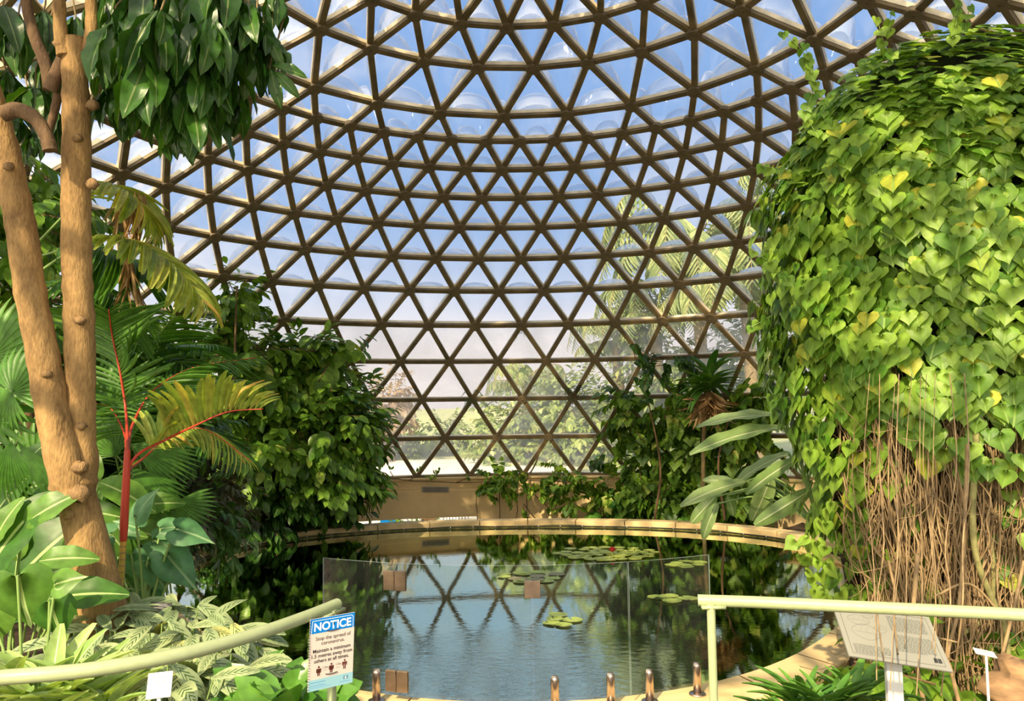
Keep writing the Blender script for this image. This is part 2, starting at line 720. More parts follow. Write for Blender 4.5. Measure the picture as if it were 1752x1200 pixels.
mb, ml = MB(), MB()
for a, b in struts:
    p, q = node(*a), node(*b)
    t = nrm(q - p)
    c = (p + q) / 2
    n = nrm(c - SPH)
    n = nrm(n - t * n.dot(t))
    w = np.cross(t, n)
    ln = np.linalg.norm(q - p)
    low = min(a[0], b[0]) < 4
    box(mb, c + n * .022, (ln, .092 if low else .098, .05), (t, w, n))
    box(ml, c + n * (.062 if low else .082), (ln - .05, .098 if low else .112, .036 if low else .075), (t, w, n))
top = np.array([DC[0], DC[1], RZ[15] + .12])
for k in ks(15):
    p = node(15, k)
    t = nrm(top - p)
    n = nrm(np.array([0, 0, 1.]) - t * t[2])
    box(mb, (p + top) / 2, (np.linalg.norm(top - p), .09, .1), (t, np.cross(t, n), n))
frame = tag(mb.build('ceiling', M['beam'], smooth=False), kind='structure')
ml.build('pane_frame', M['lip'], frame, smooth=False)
mb = MB()
for h in hubs:
    p = node(*h)
    n = nrm(p - SPH)
    x = nrm(np.cross(n, (0, 0, 1.)))
    y = np.cross(n, x)
    rad = .10 if h[0] < 4 else .128
    th = np.arange(14) * 2 * pi / 14
    ring = [x * cos(a) + y * sin(a) for a in th]
    v = [p - n * .028 + r_ * rad * .93 for r_ in ring] + [p - n * .018 + r_ * rad for r_ in ring] + [p + n * .045 + r_ * rad for r_ in ring] + [p - n * .028]
    f = [(i, 14 + i, 14 + (i + 1) % 14, (i + 1) % 14) for i in range(14)] + [(14 + i, 28 + i, 28 + (i + 1) % 14, 14 + (i + 1) % 14) for i in range(14)]
    mb.add(v, f)
    mb.add(v, [(i, (i + 1) % 14, 42) for i in range(14)])
    # bolt in the middle
    box(mb, p - n * .035, (.03, .03, .02), (x, y, n))
mb.build('hub', M['hub'], frame, smooth=False)


def pillow(mb, cs, hgt, off, n=11, flange=.10):
    """one pane over its corners: flat rim, blown-up middle"""
    cs = [np.asarray(c) for c in cs]
    cen = sum(cs) / len(cs)
    nn = nrm(cen - SPH)
    tris = [cs] if len(cs) == 3 else None
    if tris:
        A, B, C = cs
        v, idx = [], {}
        for i in range(n + 1):
            for j in range(n + 1 - i):
                a, b = i / n, j / n
                c = 1 - a - b
                m_ = max(min(a, b, c) * 3 - flange, 0) / (1 - flange)
                prod = 27 * a * b * c
                hh = hgt * (max(prod - .16, 0) / .84) ** .34 if m_ > 0 else 0
                idx[(i, j)] = len(v)
                v.append(A * a + B * b + C * c + nn * (off + hh))
        f = []
        for i in range(n):
            for j in range(n - i):
                f.append((idx[(i, j)], idx[(i + 1, j)], idx[(i, j + 1)]))
                if j < n - i - 1:
                    f.append((idx[(i + 1, j)], idx[(i + 1, j + 1)], idx[(i, j + 1)]))
        mb.add(v, f)
    else:
        A, B, C, D = cs
        v = []
        for i in range(n + 1):
            for j in range(n + 1):
                s, t = i / n, j / n
                q = (A * (1 - s) + B * s) * (1 - t) + (D * (1 - s) + C * s) * t
                e = 16 * s * (1 - s) * t * (1 - t)
                v.append(q + nn * (off + hgt * (max(e - .14, 0) / .86) ** .34))
        m_ = n + 1
        f = [(i * m_ + j, (i + 1) * m_ + j, (i + 1) * m_ + j + 1, i * m_ + j + 1) for i in range(n) for j in range(n)]
        mb.add(v, f)


for r, plist in bands.items():
    mb = MB()
    for pane in plist:
        cs = [node(*k) for k in pane]
        if r < 4:
            nn = nrm(sum(cs) / 3 - SPH)
            mb.add([c + nn * .07 for c in cs], [(0, 1, 2)])
        else:
            pillow(mb, cs, .50 if r < 10 else .72, .10)
    tag(mb.build('window_%d' % (r + 1), M['flat_pane'] if r < 4 else M['bubble']), kind='structure')

# ------------------------------------------------------------------ wall under the dome, ground, courtyard behind the opening
OPEN = (-0.405, -0.118)      # the opening, as angles round the dome's middle


def pol(a, r, z, c=DC):
    return (c[0] + r * sin(a), c[1] + r * cos(a), z)


mb = MB()
prof_u = [(10.75, .92), (10.28, .92), (10.28, .875), (10.36, .865), (10.36, .66), (10.37, .65), (10.34, .64), (10.31, .60), (10.31, -.04)]
prof_l = [(10.31, -.04), (10.31, -1.35)]
an = sorted(set(list(np.linspace(-pi + .60, pi - .60, 121)) + list(OPEN)))
for a0, a1 in zip(an[:-1], an[1:]):
    mid = (a0 + a1) / 2
    inopen = OPEN[0] < mid < OPEN[1]
    pr = prof_u + ([(10.62, -.04)] if inopen else prof_l[1:])
    for (r0, z0), (r1, z1) in zip(pr[:-1], pr[1:]):
        mb.add([pol(a0, r0, z0), pol(a1, r0, z0), pol(a1, r1, z1), pol(a0, r1, z1)], [(0, 3, 2, 1)])
    if inopen:
        mb.add([pol(a0, 10.62, -.04), pol(a1, 10.62, -.04), pol(a1, 10.62, .92), pol(a0, 10.62, .92)], [(0, 1, 2, 3)])
for a in OPEN:
    mb.add([pol(a, 10.31, -1.35), pol(a, 10.31, -.04), pol(a, 10.62, -.04), pol(a, 10.62, -1.35)], [(0, 1, 2, 3)])
tag(mb.build('wall_back', M['wall'], smooth=False), kind='structure')

# ground outside, with the sunken court cut out behind the opening
mb, mg = MB(), MB()
angs = np.linspace(-2.4, 2.4, 97)
rads = [10.62, 11.5, 12.5, 14.4, 17, 21, 27, 36, 50, 75, 130]
M['grass'] = mat_plain('outside_grass', (.34, .42, .13), .9, nscale=.5, col2=(.50, .46, .26))
M['road'] = mat_plain('pale_road', (.80, .74, .66), .85, nscale=1.0, noise=.08)
for a0, a1 in zip(angs[:-1], angs[1:]):
    for r0, r1 in zip(rads[:-1], rads[1:]):
        mid = (a0 + a1) / 2
        if -.45 < mid < -.05 and r1 <= 14.5:
            continue
        z0 = .74 + max(0, r0 - 21) * .02
        z1 = .74 + max(0, r1 - 21) * .02
        tgt = mb if (r1 <= 21 and mid < .12) else mg
        tgt.add([pol(a0, r0, z0), pol(a1, r0, z0), pol(a1, r1, z1), pol(a0, r1, z1)], [(0, 3, 2, 1)])
tag(mb.build('ground_road', M['road']), kind='structure')
tag(mg.build('ground_lawn', M['grass']), kind='structure')
mb = MB()
a0, a1 = -.45, -.05
M['court'] = mat_plain('court_wall', (.86, .84, .78), .8, noise=.05)
aa = np.linspace(a0, a1, 7)
for p_, q_ in zip(aa[:-1], aa[1:]):
    mb.add([pol(p_, 14.4, -1.35), pol(q_, 14.4, -1.35), pol(q_, 14.4, .78), pol(p_, 14.4, .78)], [(0, 1, 2, 3)])
    mb.add([pol(p_, 10.3, -1.35), pol(q_, 10.3, -1.35), pol(q_, 14.4, -1.35), pol(p_, 14.4, -1.35)], [(0, 1, 2, 3)])
for a in (a0, a1):
    mb.add([pol(a, 10.6, -1.35), pol(a, 14.4, -1.35), pol(a, 14.4, .78), pol(a, 10.6, .78)], [(0, 1, 2, 3)])
tag(mb.build('wall_court', M['court'], smooth=False), kind='structure')

# ------------------------------------------------------------------ the pond
PC = np.array([0.0, 12.3])
RIM = 0.15


def PRf(a):
    return 5.405 + .525 * cos(a) - .169 * sin(a) + .091 * cos(2 * a) - .018 * sin(2 * a) - .446 * cos(3 * a) + .01 * sin(3 * a)


def pond(a, off, z):
    return pol(a, PRf(a) + off, z, PC)


def kerb_w(a):
    return .42 - .06 * cos(a)

mb = MB()
nseg = 34
for s in range(nseg):
    g = .0035
    t0, t1 = 2 * pi * s / nseg + g / 2, 2 * pi * (s + 1) / nseg - g / 2
    sub = np.linspace(t0, t1, 5)
    rv = rng.random()
    for b0, b1 in zip(sub[:-1], sub[1:]):
        k0, k1 = kerb_w(b0), kerb_w(b1)
        pr = [(0, 0, -.05), (0, 0, RIM - .012), (.012, .012, RIM), (k0 - .012, k1 - .012, RIM), (k0, k1, RIM - .012), (k0, k1, -.02)]
        for (r0, q0, z0), (r1, q1, z1) in zip(pr[:-1], pr[1:]):
            mb.add([pond(b0, r0, z0), pond(b1, q0, z0), pond(b1, q1, z1), pond(b0, r1, z1)], [(0, 1, 2, 3)], rnd=rv)
    for b in (t0, t1):
        k = kerb_w(b)
        mb.add([pond(b, 0, -.05), pond(b, k, -.05), pond(b, k, RIM - .01), pond(b, 0, RIM - .01)], [(0, 1, 2, 3)], rnd=rv)
rim = tag(mb.build('pond_rim', M['rim'], smooth=False), 'yellow concrete kerb in blocks around the round pond', 'kerb')
rim['kind'] = 'structure'
mb = MB()
tt = np.linspace(0, 2 * pi, 129)
for b0, b1 in zip(tt[:-1], tt[1:]):
    mb.add([pond(b0, .02, .045), pond(b1, .02, .045), pond(b1, .02, -.9), pond(b0, .02, -.9)], [(0, 1, 2, 3)])
    k0, k1 = kerb_w(b0) - .02, kerb_w(b1) - .02
    mb.add([pond(b0, k0, .1), pond(b1, k1, .1), pond(b1, k1, -1.35), pond(b0, k0, -1.35)], [(0, 1, 2, 3)])
mb.build('rim_footing', M['wall'], rim, smooth=False)
mb = MB()
for b0, b1 in zip(tt[:-1], tt[1:]):
    h0, h1 = [.03 + .035 * abs(sin(b * 5.3 + 1)) * abs(sin(b * 11.7)) for b in (b0, b1)]
    mb.add([pond(b0, -.006, h0), pond(b1, -.006, h1), pond(b1, -.006, -.1), pond(b0, -.006, -.1)], [(0, 1, 2, 3)])
mb.build('waterline_algae', M['algae'], rim)
mb = MB()
tube(mb, [pond(b, -.03, .035) for b in np.linspace(-2.0, 2.0, 90)], .009, 6)
hose = tag(mb.build('hose', M['hose']), 'thin black hose clipped along the inside of the far pond kerb', 'hose')
for b in np.linspace(-1.9, 1.9, 46):
    mb = MB()
    box(mb, pond(b, -.03, .035), (.014, .026, .026), ((cos(b), -sin(b), 0), (sin(b), cos(b), 0), (0, 0, 1)))
    mb.build('clip', M['white'], hose, smooth=False)

# water: dark depth, mirror surface, small ripples
m, t, N, L = new_mat('pond_water')
o = N('ShaderNodeOutputMaterial')
di = N('ShaderNodeBsdfDiffuse')
di.inputs[0].default_value = (.035, .05, .028, 1)
gl = N('ShaderNodeBsdfGlossy')
gl.inputs['Roughness'].default_value = .012
gl.inputs[0].default_value = (.80, .86, .70, 1)
fr = N('ShaderNodeFresnel')
fr.inputs[0].default_value = 1.95
tc = N('ShaderNodeTexCoord')
mp = N('ShaderNodeMapping')
mp.inputs['Scale'].default_value = (1, 1.6, 1)
L(tc.outputs['Object'], mp.inputs[0])
n1 = N('ShaderNodeTexNoise')
n1.inputs['Scale'].default_value = 7
n1.inputs['Detail'].default_value = 4
L(mp.outputs[0], n1.inputs['Vector'])
n2 = N('ShaderNodeTexNoise')
n2.inputs['Scale'].default_value = .55
n2.inputs['Detail'].default_value = 2
L(tc.outputs['Object'], n2.inputs['Vector'])
# a patch of stirred water in front of the middle
vd = N('ShaderNodeVectorMath')
vd.operation = 'DISTANCE'
vd.inputs[1].default_value = (-.2, 8.2, 0)
L(tc.outputs['Object'], vd.inputs[0])
mr = N('ShaderNodeMapRange')
mr.interpolation_type = 'SMOOTHSTEP'
mr.inputs[1].default_value = .2
mr.inputs[2].default_value = 2.2
mr.inputs[3].default_value = 1.0
mr.inputs[4].default_value = 0.10
L(vd.outputs['Value'], mr.inputs[0])
mul = N('ShaderNodeMath')
mul.operation = 'MULTIPLY'
L(mr.outputs[0], mul.inputs[0])
L(n1.outputs[0], mul.inputs[1])
ad = N('ShaderNodeMath')
ad.operation = 'MULTIPLY_ADD'
ad.inputs[1].default_value = .5
L(n2.outputs[0], ad.inputs[0])
L(mul.outputs[0], ad.inputs[2])
bp = N('ShaderNodeBump')
bp.inputs['Strength'].default_value = .10
bp.inputs['Distance'].default_value = .05
L(ad.outputs[0], bp.inputs['Height'])
for q in (gl, fr):
    L(bp.outputs[0], q.inputs['Normal'])
ms = N('ShaderNodeMixShader')
L(fr.outputs[0], ms.inputs[0])
L(di.outputs[0], ms.inputs[1])
L(gl.outputs[0], ms.inputs[2])
L(ms.outputs[0], o.inputs[0])
M['water'] = m
mb = MB()
th = np.linspace(0, 2 * pi, 97)[:-1]
for r0, r1 in ((0, .35), (.35, .7), (.7, 1)):
    for a in range(96):
        b0, b1 = th[a], th[(a + 1) % 96]
        mb.add([pol(b0, r0 * PRf(b0), 0, PC), pol(b1, r0 * PRf(b1), 0, PC), pol(b1, r1 * (PRf(b1) + .005), 0, PC), pol(b0, r1 * (PRf(b0) + .005), 0, PC)], [(0, 3, 2, 1)])
tag(mb.build('water', M['water']), kind='structure')


# planted ground around the pond
def ground_z(x, y):
    r = hypot(x - PC[0], y - PC[1])
    a = atan2(x - PC[0], y - PC[1])
    k = max(0, min(1, (r - PRf(a) - .6) / 1.2))
    if y > 12 and abs(a) < .62:
        return -1.3                              # the sunken path behind the kerb
    if y > 12 and abs(a) < .80:
        f = (abs(a) - .62) / .18
        return -1.3 * (1 - f) + .05 * f
    if x < 0:
        return .02 + .34 * k + .04 * sin(x * 3 + y * 2)
    return -.22 + .10 * k + .04 * sin(x * 4 + y * 3)


mb = MB()
aa = np.linspace(0, 2 * pi, 145)
rr_ = [.34, .6, .9, 1.2, 1.6, 2.2, 3, 4, 5, 6.4, 8]
vv, ff = [], []
for a in aa:
    for r in rr_:
        x, y = PC[0] + (PRf(a) + r) * sin(a), PC[1] + (PRf(a) + r) * cos(a)
        q = hypot(x - DC[0], y - DC[1])
        if q > 10.36 and y > 3:
            x, y = DC[0] + (x - DC[0]) * 10.36 / q, DC[1] + (y - DC[1]) * 10.36 / q
        vv.append((x, y, ground_z(x, y)))
m_ = len(rr_)
for i in range(len(aa) - 1):
    for j in range(m_ - 1):
        ff.append((i * m_ + j, i * m_ + j + 1, (i + 1) * m_ + j + 1, (i + 1) * m_ + j))
mb.add(vv, ff)
tag(mb.build('ground_soil', M['soil']), kind='structure')
# the platform people stand on
mb = MB()
box(mb, (0, -1.2, .425), (9, 5.4, .85))
tag(mb.build('floor', M['path'], smooth=False), kind='structure')

# ------------------------------------------------------------------ glass fence on the near kerb
FO = .20
_ta = np.linspace(pi - .9, pi + .9, 721)
_tx = np.array([proj(pond(a, FO, .7))[0] for a in _ta])


def on_fence(x):
    return float(np.interp(-x, -_tx, _ta)) if _tx[0] > _tx[-1] else float(np.interp(x, _tx, _ta))


def fence_axes(a):
    p, q = np.array(pond(a - .01, FO, 0)), np.array(pond(a + .01, FO, 0))
    t = nrm(q - p)
    return t, np.cross(t, (0, 0, 1.))


seams = [552, 677, 912, 1077, 1217]
GT = 1.285
GB = .225
fc_ = pond(on_fence(900), FO, RIM)
fence = thing('glass_fence', fc_, 'frameless clear glass fence on steel clamps along the near kerb of the pond', 'glass fence')
for i, (s0, s1) in enumerate(zip(seams[:-1], seams[1:])):
    a0, a1 = sorted((on_fence(s0), on_fence(s1)))
    arc = np.linspace(a0 + .0009, a1 - .0009, 9)
    mb, me_ = MB(), MB()
    for b0, b1 in zip(arc[:-1], arc[1:]):
        for r in (-.005, .005):
            mb.add([pond(b0, FO + r, GB), pond(b1, FO + r, GB), pond(b1, FO + r, GT), pond(b0, FO + r, GT)], [(0, 1, 2, 3)])
        me_.add([pond(b0, FO - .0052, GT), pond(b1, FO - .0052, GT), pond(b1, FO + .0052, GT), pond(b0, FO + .0052, GT)], [(0, 1, 2, 3)])
    for b in (arc[0], arc[-1]):
        me_.add([pond(b, FO - .0052, GB), pond(b, FO + .0052, GB), pond(b, FO + .0052, GT), pond(b, FO - .0052, GT)], [(0, 1, 2, 3)])
    g = mb.build('glass_panel', M['glass'], fence)
    me_.build('polished_edge', M['glass_edge'], g, smooth=False)


def plate(x, ytop, ybot, halves):
    a = on_fence(x)
    c2 = np.array(pond(a, FO, 0))
    D = (c2 - EYE).dot(FWD)
    c2[2] = P(x, (ytop + ybot) / 2, D)[2]
    hgt = (ybot - ytop) / F * D
    wid = (42 if halves == 2 else 28) / F * D
    t, n = fence_axes(a)
    for k in range(halves):
        for sgn in (-1, 1):
            mb = MB()
            off = 0 if halves == 1 else (k - .5) * (wid / 2 + .002)
            box(mb, c2 + t * off + n * sgn * .012, (wid / halves - (.003 if halves == 2 else 0), .012, hgt), (t, n, (0, 0, 1.)))
            o = mb.build('hinge_plate', M['hinge'], fence, smooth=False)
            bv = o.modifiers.new('bevel', 'BEVEL')
            bv.width = .003
    if halves == 2:
        for zz in (-.5, .5):
            mb = MB()
            box(mb, c2 + np.array([0, 0, zz * (hgt - .03)]), (.012, .04, .035), (t, n, (0, 0, 1.)))
            mb.build('hinge_pin', M['steel'], fence, smooth=False)


plate(676, 981, 1014, 2)
plate(679, 1150, 1185, 2)
plate(912, 998, 1027, 1)
for x in (588, 644, 948, 1043, 1109, 1190):
    a = on_fence(x)
    c = pond(a, FO, RIM)
    mb = MB()
    lathe(mb, c, [(0, .012), (.034, .012), (.034, .235), (.025, .262), (0, .264)], 20)
    o = mb.build('glass_clamp', M['steel'], fence)
    mb = MB()
    lathe(mb, c, [(0, 0), (.070, 0), (.072, .006), (.068, .014), (.04, .018), (0, .018)], 24)
    mb.build('flange', M['steel'], o)

# ------------------------------------------------------------------ handrails
RZ_ = 1.72
pts = [Pz(x, y, RZ_) for x, y in ((-120, 1172), (-50, 1166), (0, 1160), (150, 1147), (300, 1122), (430, 1088), (520, 1057), (577, 1034))]
hr = thing('handrail', (pts[-1][0], pts[-1][1], .85), 'curved pale green tubular handrail sweeping in from the left edge', 'handrail')
mb = MB()
tube(mb, spline(pts, 10), .024, 20)
mb.build('rail', M['cream_rail'], hr)
pp = Pz(568, 1040, RZ_)
mb = MB()
tube(mb, [(pp[0], pp[1], .85), (pp[0], pp[1], RZ_ - .01)], .019, 16)
mb.build('post', M['cream_rail'], hr)
mb = MB()
d_ = nrm(np.array(pts[-1]) - np.array(pts[-2]))
box(mb, (pp[0], pp[1], RZ_ - .022), (.16, .034, .012), (d_, np.cross((0, 0, 1), d_), (0, 0, 1.)))
mb.build('bracket', M['cream_rail'], hr)
pts = [Pz(x, y, RZ_) for x, y in ((1194, 1027.5), (1300, 1031), (1450, 1038), (1600, 1045), (1752, 1052.5), (1980, 1064))]
hr2 = thing('handrail', (pts[0][0], pts[0][1], .85), 'straight pale green tubular handrail with a post, crossing in front of the vine', 'handrail')
mb = MB()
tube(mb, spline(pts, 4), .0245, 20)
mb.build('rail', M['cream_rail'], hr2)
pp2 = Pz(1216, 1030, RZ_)
mb = MB()
tube(mb, [(pp2[0], pp2[1], .0), (pp2[0], pp2[1], RZ_ - .01)], .018, 16)
mb.build('post', M['cream_rail'], hr2)
mb = MB()
box(mb, (pp2[0] + .01, pp2[1], RZ_ - .022), (.10, .034, .012))
mb.build('bracket', M['cream_rail'], hr2)


# ------------------------------------------------------------------ boards with writing
class Board:
    """flat board from its top left, top right and bottom left corners; puts things on its face by u (right) and v (down) in metres"""

    def __init__(self, tl, tr, bl, root, thick=.004):
        self.o = np.array(tl)
        self.x = nrm(np.array(tr) - tl)
        dn = np.array(bl) - tl
        dn = dn - self.x * dn.dot(self.x)
        self.y = nrm(dn)
        self.w = np.linalg.norm(np.array(tr) - tl)
        self.h = np.linalg.norm(dn)
        self.n = np.cross(self.y, self.x)
        if self.n.dot(EYE - self.o) < 0:
            self.n = -self.n
        self.root = root
        self.t = thick

    def at(self, u, v, k=0.0):
        return self.o + self.x * u * self.w + self.y * v * self.h + self.n * k

    def panel(self, name, mat, rad=0.0):
        mb = MB()
        box(mb, self.at(.5, .5, -self.t / 2), (self.w, self.h, self.t), (self.x, self.y, self.n))
        return mb.build(name, mat, self.root, smooth=False)

    def quad(self, mb, u0, v0, u1, v1, k=.0006):
        mb.add([self.at(u0, v0, k), self.at(u1, v0, k), self.at(u1, v1, k), self.at(u0, v1, k)], [(0, 1, 2, 3)])

    def poly(self, mb, pts, k=.0008):
        c = np.mean(pts, axis=0)
        v = [self.at(u, w, k) for u, w in pts] + [self.at(c[0], c[1], k)]
        n = len(pts)
        mb.add(v, [(i, (i + 1) % n, n) for i in range(n)])

    def line(self, mb, pts, wd=.0008, k=.0007):
        for (u0, v0), (u1, v1) in zip(pts[:-1], pts[1:]):
            a, b = self.at(u0, v0, k), self.at(u1, v1, k)
            d = nrm(b - a)
            s = np.cross(d, self.n) * wd
            mb.add([a - s, b - s, b + s, a + s], [(0, 1, 2, 3)])

    def text(self, body, u, v, size, mat, bold=0.0, align='CENTER', name='lettering', k=.0012):
        cu = bpy.data.curves.new(name, 'FONT')
        cu.body = body
        cu.size = size
        cu.align_x = align
        cu.align_y = 'CENTER'
        cu.offset = bold
        cu.materials.append(mat)
        tmp = bpy.data.objects.new(name, cu)
        SC.collection.objects.link(tmp)
        me = bpy.data.meshes.new_from_object(tmp.evaluated_get(bpy.context.evaluated_depsgraph_get()))
        bpy.data.objects.remove(tmp)
        o = bpy.data.objects.new(name, me)
        SC.collection.objects.link(o)
        o.parent = self.root
        off = np.array(WORLD[self.root.name])
        p = self.at(u, v, k) - off
        x, y, n = self.x, -self.y, self.n
        o.matrix_local = Matrix(((x[0], y[0], n[0], p[0]), (x[1], y[1], n[1], p[1]), (x[2], y[2], n[2], p[2]), (0, 0, 0, 1)))
        return o


ink = mat_plain('black_ink', (.03, .03, .03), .6)
red_ink = mat_plain('person_ink', (.11, .03, .02), .6)
grey_ink = mat_plain('grey_ink', (.08, .09, .08), .6)
blue = mat_plain('notice_blue', (.0, .19, .62), .35)
lblue = mat_plain('notice_pale_blue', (.28, .52, .60), .4)
nwhite = mat_plain('notice_paper', (.66, .56, .50), .4)
wink = mat_plain('white_ink', (.92, .92, .92), .4)

TL, TR, BL = P(531, 1061, 3.25), P(607, 1048, 3.37), P(533, 1184, 3.25)
root = thing('notice_sign', BL, 'blue and white notice about keeping distance, hanging below the curved handrail end', 'sign')
B = Board(TL, TR, BL, root)
B.panel('board', nwhite)
mb = MB()
B.quad(mb, 0.03, 0, 1, .205)
B.quad(mb, 0, 0, .03, .205)
mb.build('header_band', blue, root, smooth=False)
mb = MB()
B.line(mb, [(.03, .205), (.05, .03), (.93, .03), (.965, .05), (.965, .205)], .0010, .001)
mb.build('header_line', wink, root, smooth=False)
B.text('NOTICE', .50, .125, .045, wink, .0012)
mb = MB()
B.quad(mb, 0, .845, 1, 1)
mb.build('footer_band', lblue, root, smooth=False)
B.text('Stop the spread of', .52, .285, .0205, ink, 0)
B.text('coronavirus.', .52, .355, .0205, ink, 0)
B.text('Maintain a minimum', .50, .455, .0205, ink, .0002)
B.text('1.5 metres away from', .50, .525, .0205, ink, .0002)
B.text('others at all times.', .50, .595, .0205, ink, .0002)
for u, v, fem in ((.22, .735, 1), (.50, .725, 1), (.80, .71, 0)):
    mb = MB()
    B.poly(mb, [(u + .022 * cos(a), v - .055 + .015 * sin(a)) for a in np.linspace(0, 2 * pi, 13)[:-1]])
    B.poly(mb, [(u - .045, v - .034), (u + .045, v - .034), (u + .028, v + (.02 if fem else .0)), (u - .028, v + (.02 if fem else .0))])
    B.quad(mb, u - .056, v - .032, u - .036, v + .018)
    B.quad(mb, u + .036, v - .032, u + .056, v + .018)
    if fem:
        B.poly(mb, [(u - .02, v - .02), (u + .02, v - .02), (u + .044, v + .03), (u - .044, v + .03)])
    B.quad(mb, u - .028, v - .005, u - .005, v + .068)
    B.quad(mb, u + .005, v - .005, u + .028, v + .068)
    mb.build('person_symbol', red_ink, root, smooth=False)
for u in (.36, .655):
    B.text('1.5m', u, .70 if u < .5 else .69, .0125, grey_ink)
    mb = MB()
    B.line(mb, [(u - .05, .737), (u + .05, .737)], .0004)
    mb.build('distance_line', grey_ink, root, smooth=False)
mb = MB()
for v0 in (.888,):
    B.line(mb, [(.05, v0), (.38, v0)], .0009)
for v0, u1 in ((.925, .34), (.94, .40), (.962, .5)):
    B.line(mb, [(.05, v0), (u1, v0)], .0005)
B.line(mb, [(.70, .955), (.93, .955)], .0007)
mb.build('small_print', blue, root, smooth=False)
mb = MB()
B.quad(mb, .78, .875, .89, .925)
mb.build('emblem', blue, root, smooth=False)
mb = MB()
B.poly(mb, [(.822, .92), (.822, .893), (.835, .882), (.848, .893), (.848, .92)], .0012)
mb.build('emblem_tower', wink, root, smooth=False)
for v in (.195, .80):
    mb = MB()
    tube(mb, [B.at(.5 + .13 * s, v - .012 * s * s + .005, .003) for s in np.linspace(-1, 1, 9)], .0016, 5)
    mb.build('cable_tie', ink, root)
mb = MB()
for k in range(26):
    v = .03 + k * .0375
    tube(mb, [B.at(.012, v, -.004), B.at(-.008, v, .001), B.at(.012, v, .004)], .0012, 4)
mb.build('spiral_binding', ink, root)

# interpretation panel on the right
TL, TR = P(1423, 1030, 4.15), P(1580, 1050, 4.15)
BL, BR = P(1393, 1113, 3.88), P(1571, 1141, 3.90)
pw = mat_plain('panel_face', (.27, .27, .23), .35, nscale=3, noise=.1)
c = P(1483, 1160, 4.0)
root = thing('information_panel', (c[0], c[1], 0), 'tilted white information panel with leaf drawings, under hanging vine stems', 'information panel')
B = Board((TL + BL) / 2 + (TL - BL) / 2, TL + (BR - BL), BL, root, .008)
B.panel('board', pw)
mb = MB()
B.line(mb, [(.05, .05), (.05, .93), (.95, .93), (.95, .05), (.05, .05)], .0008)
mb.build('border_line', ink, root, smooth=False)
mb = MB()
for u0, v0, n_, w_ in ((.08, .76, 7, .36), (.53, .12, 12, .38), (.53, .47, 13, .38)):
    for i in range(n_):
        v = v0 + i * .024
        u = u0
        while u < u0 + w_ - (.1 if i == n_ - 1 else 0):
            l_ = rng.uniform(.012, .04)
            B.line(mb, [(u, v), (min(u + l_, u0 + w_), v)], .0016)
            u += l_ + .008
mb.build('small_print', grey_ink, root, smooth=False)
mb = MB()
for cu_, cv, ru, rv in ((.22, .28, .09, .10), (.26, .50, .12, .15), (.33, .16, .05, .06), (.42, .40, .05, .08)):
    q = [(cu_ + ru * cos(a) * (1 + .25 * cos(2 * a)), cv + rv * sin(a)) for a in np.linspace(0, 2 * pi, 19)]
    B.line(mb, q, .0006)
    B.line(mb, [(cu_ - ru, cv), (cu_ + ru, cv + .02)], .0004)
    for s in (-.5, 0, .5):
        B.line(mb, [(cu_ + s * ru, cv), (cu_ + (s + .25) * ru, cv - .7 * rv)], .0003)
mb.build('leaf_drawing', grey_ink, root, smooth=False)
mb = MB()
B.quad(mb, .855, .80, .89, .88, .001)
B.quad(mb, .895, .80, .93, .88, .001)
mb.build('emblem', ink, root, smooth=False)
mb = MB()
ptop = B.at(.5, .62, -.01)
box(mb, (ptop[0], ptop[1], ptop[2] / 2 - .15), (.075, .03, ptop[2] + .28))
mb.build('post', M['white'], root, smooth=False)

# plant labels
def label_stake(cs, D, white, name, label, stake_h=.5):
    tl, tr, bl = [P(x, y, D + k) for (x, y), k in zip(cs, (.03, .03, -.02))]
    root = thing('plant_label', (bl[0], bl[1], .4), label, 'plant label')
    B = Board(tl, tr, bl, root, .003)
    B.panel('plate', M['white'] if white else ink)
    mb = MB()
    for v, u0, u1 in ((.2, .2, .8), (.38, .3, .75), (.55, .42, .58)) if white else ((.25, .15, .8), (.45, .1, .9), (.7, .2, .7)):
        B.line(mb, [(u0, v), (u1, v)], .0009 if white else .0007)
    mb.build('small_print', grey_ink if white else wink, root, smooth=False)
    mb = MB()
    p = B.at(.5, .9, -.006)
    box(mb, (p[0], p[1], p[2] - stake_h / 2), (.016, .005, stake_h))
    mb.build('stake', M['white'] if white else grey_ink, root, smooth=False)


label_stake(((254, 1153), (296, 1148), (263, 1196)), 3.4, True, '', 'white plant label on a stake under the curved handrail', .6)
label_stake(((259, 1030), (295, 1032), (259, 1044)), 5.4, False, '', 'small black plant label behind the patterned leaves', .6)
label_stake(((1664, 1108), (1700, 1116), (1663, 1117)), 5.2, True, '', 'small pale plant label among brown stems beside the rock', .5)

# ------------------------------------------------------------------ plants: shared materials and builders
Z = np.array([0, 0, 1.])
ML = {}
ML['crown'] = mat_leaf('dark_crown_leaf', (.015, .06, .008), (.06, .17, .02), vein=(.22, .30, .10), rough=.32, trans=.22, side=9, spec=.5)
ML['shrub'] = mat_leaf('shrub_leaf', (.06, .16, .015), (.25, .43, .05), rough=.34, trans=.28, c3=(.42, .52, .10))
ML['vine'] = mat_leaf('heart_leaf', (.09, .225, .018), (.30, .46, .055), rough=.45, trans=.34, c3=(.50, .50, .05), vein=(.27, .43, .08))
ML['wallvine'] = mat_leaf('wall_vine_leaf', (.05, .13, .012), (.22, .38, .04), rough=.42, trans=.40, c3=(.55, .60, .14))
ML['calathea'] = mat_leaf('patterned_leaf', (.25, .33, .17), (.40, .47, .24), rough=.35, trans=.15, c3=(.50, .50, .18), chevron=(.025, .085, .02), mott=.12)
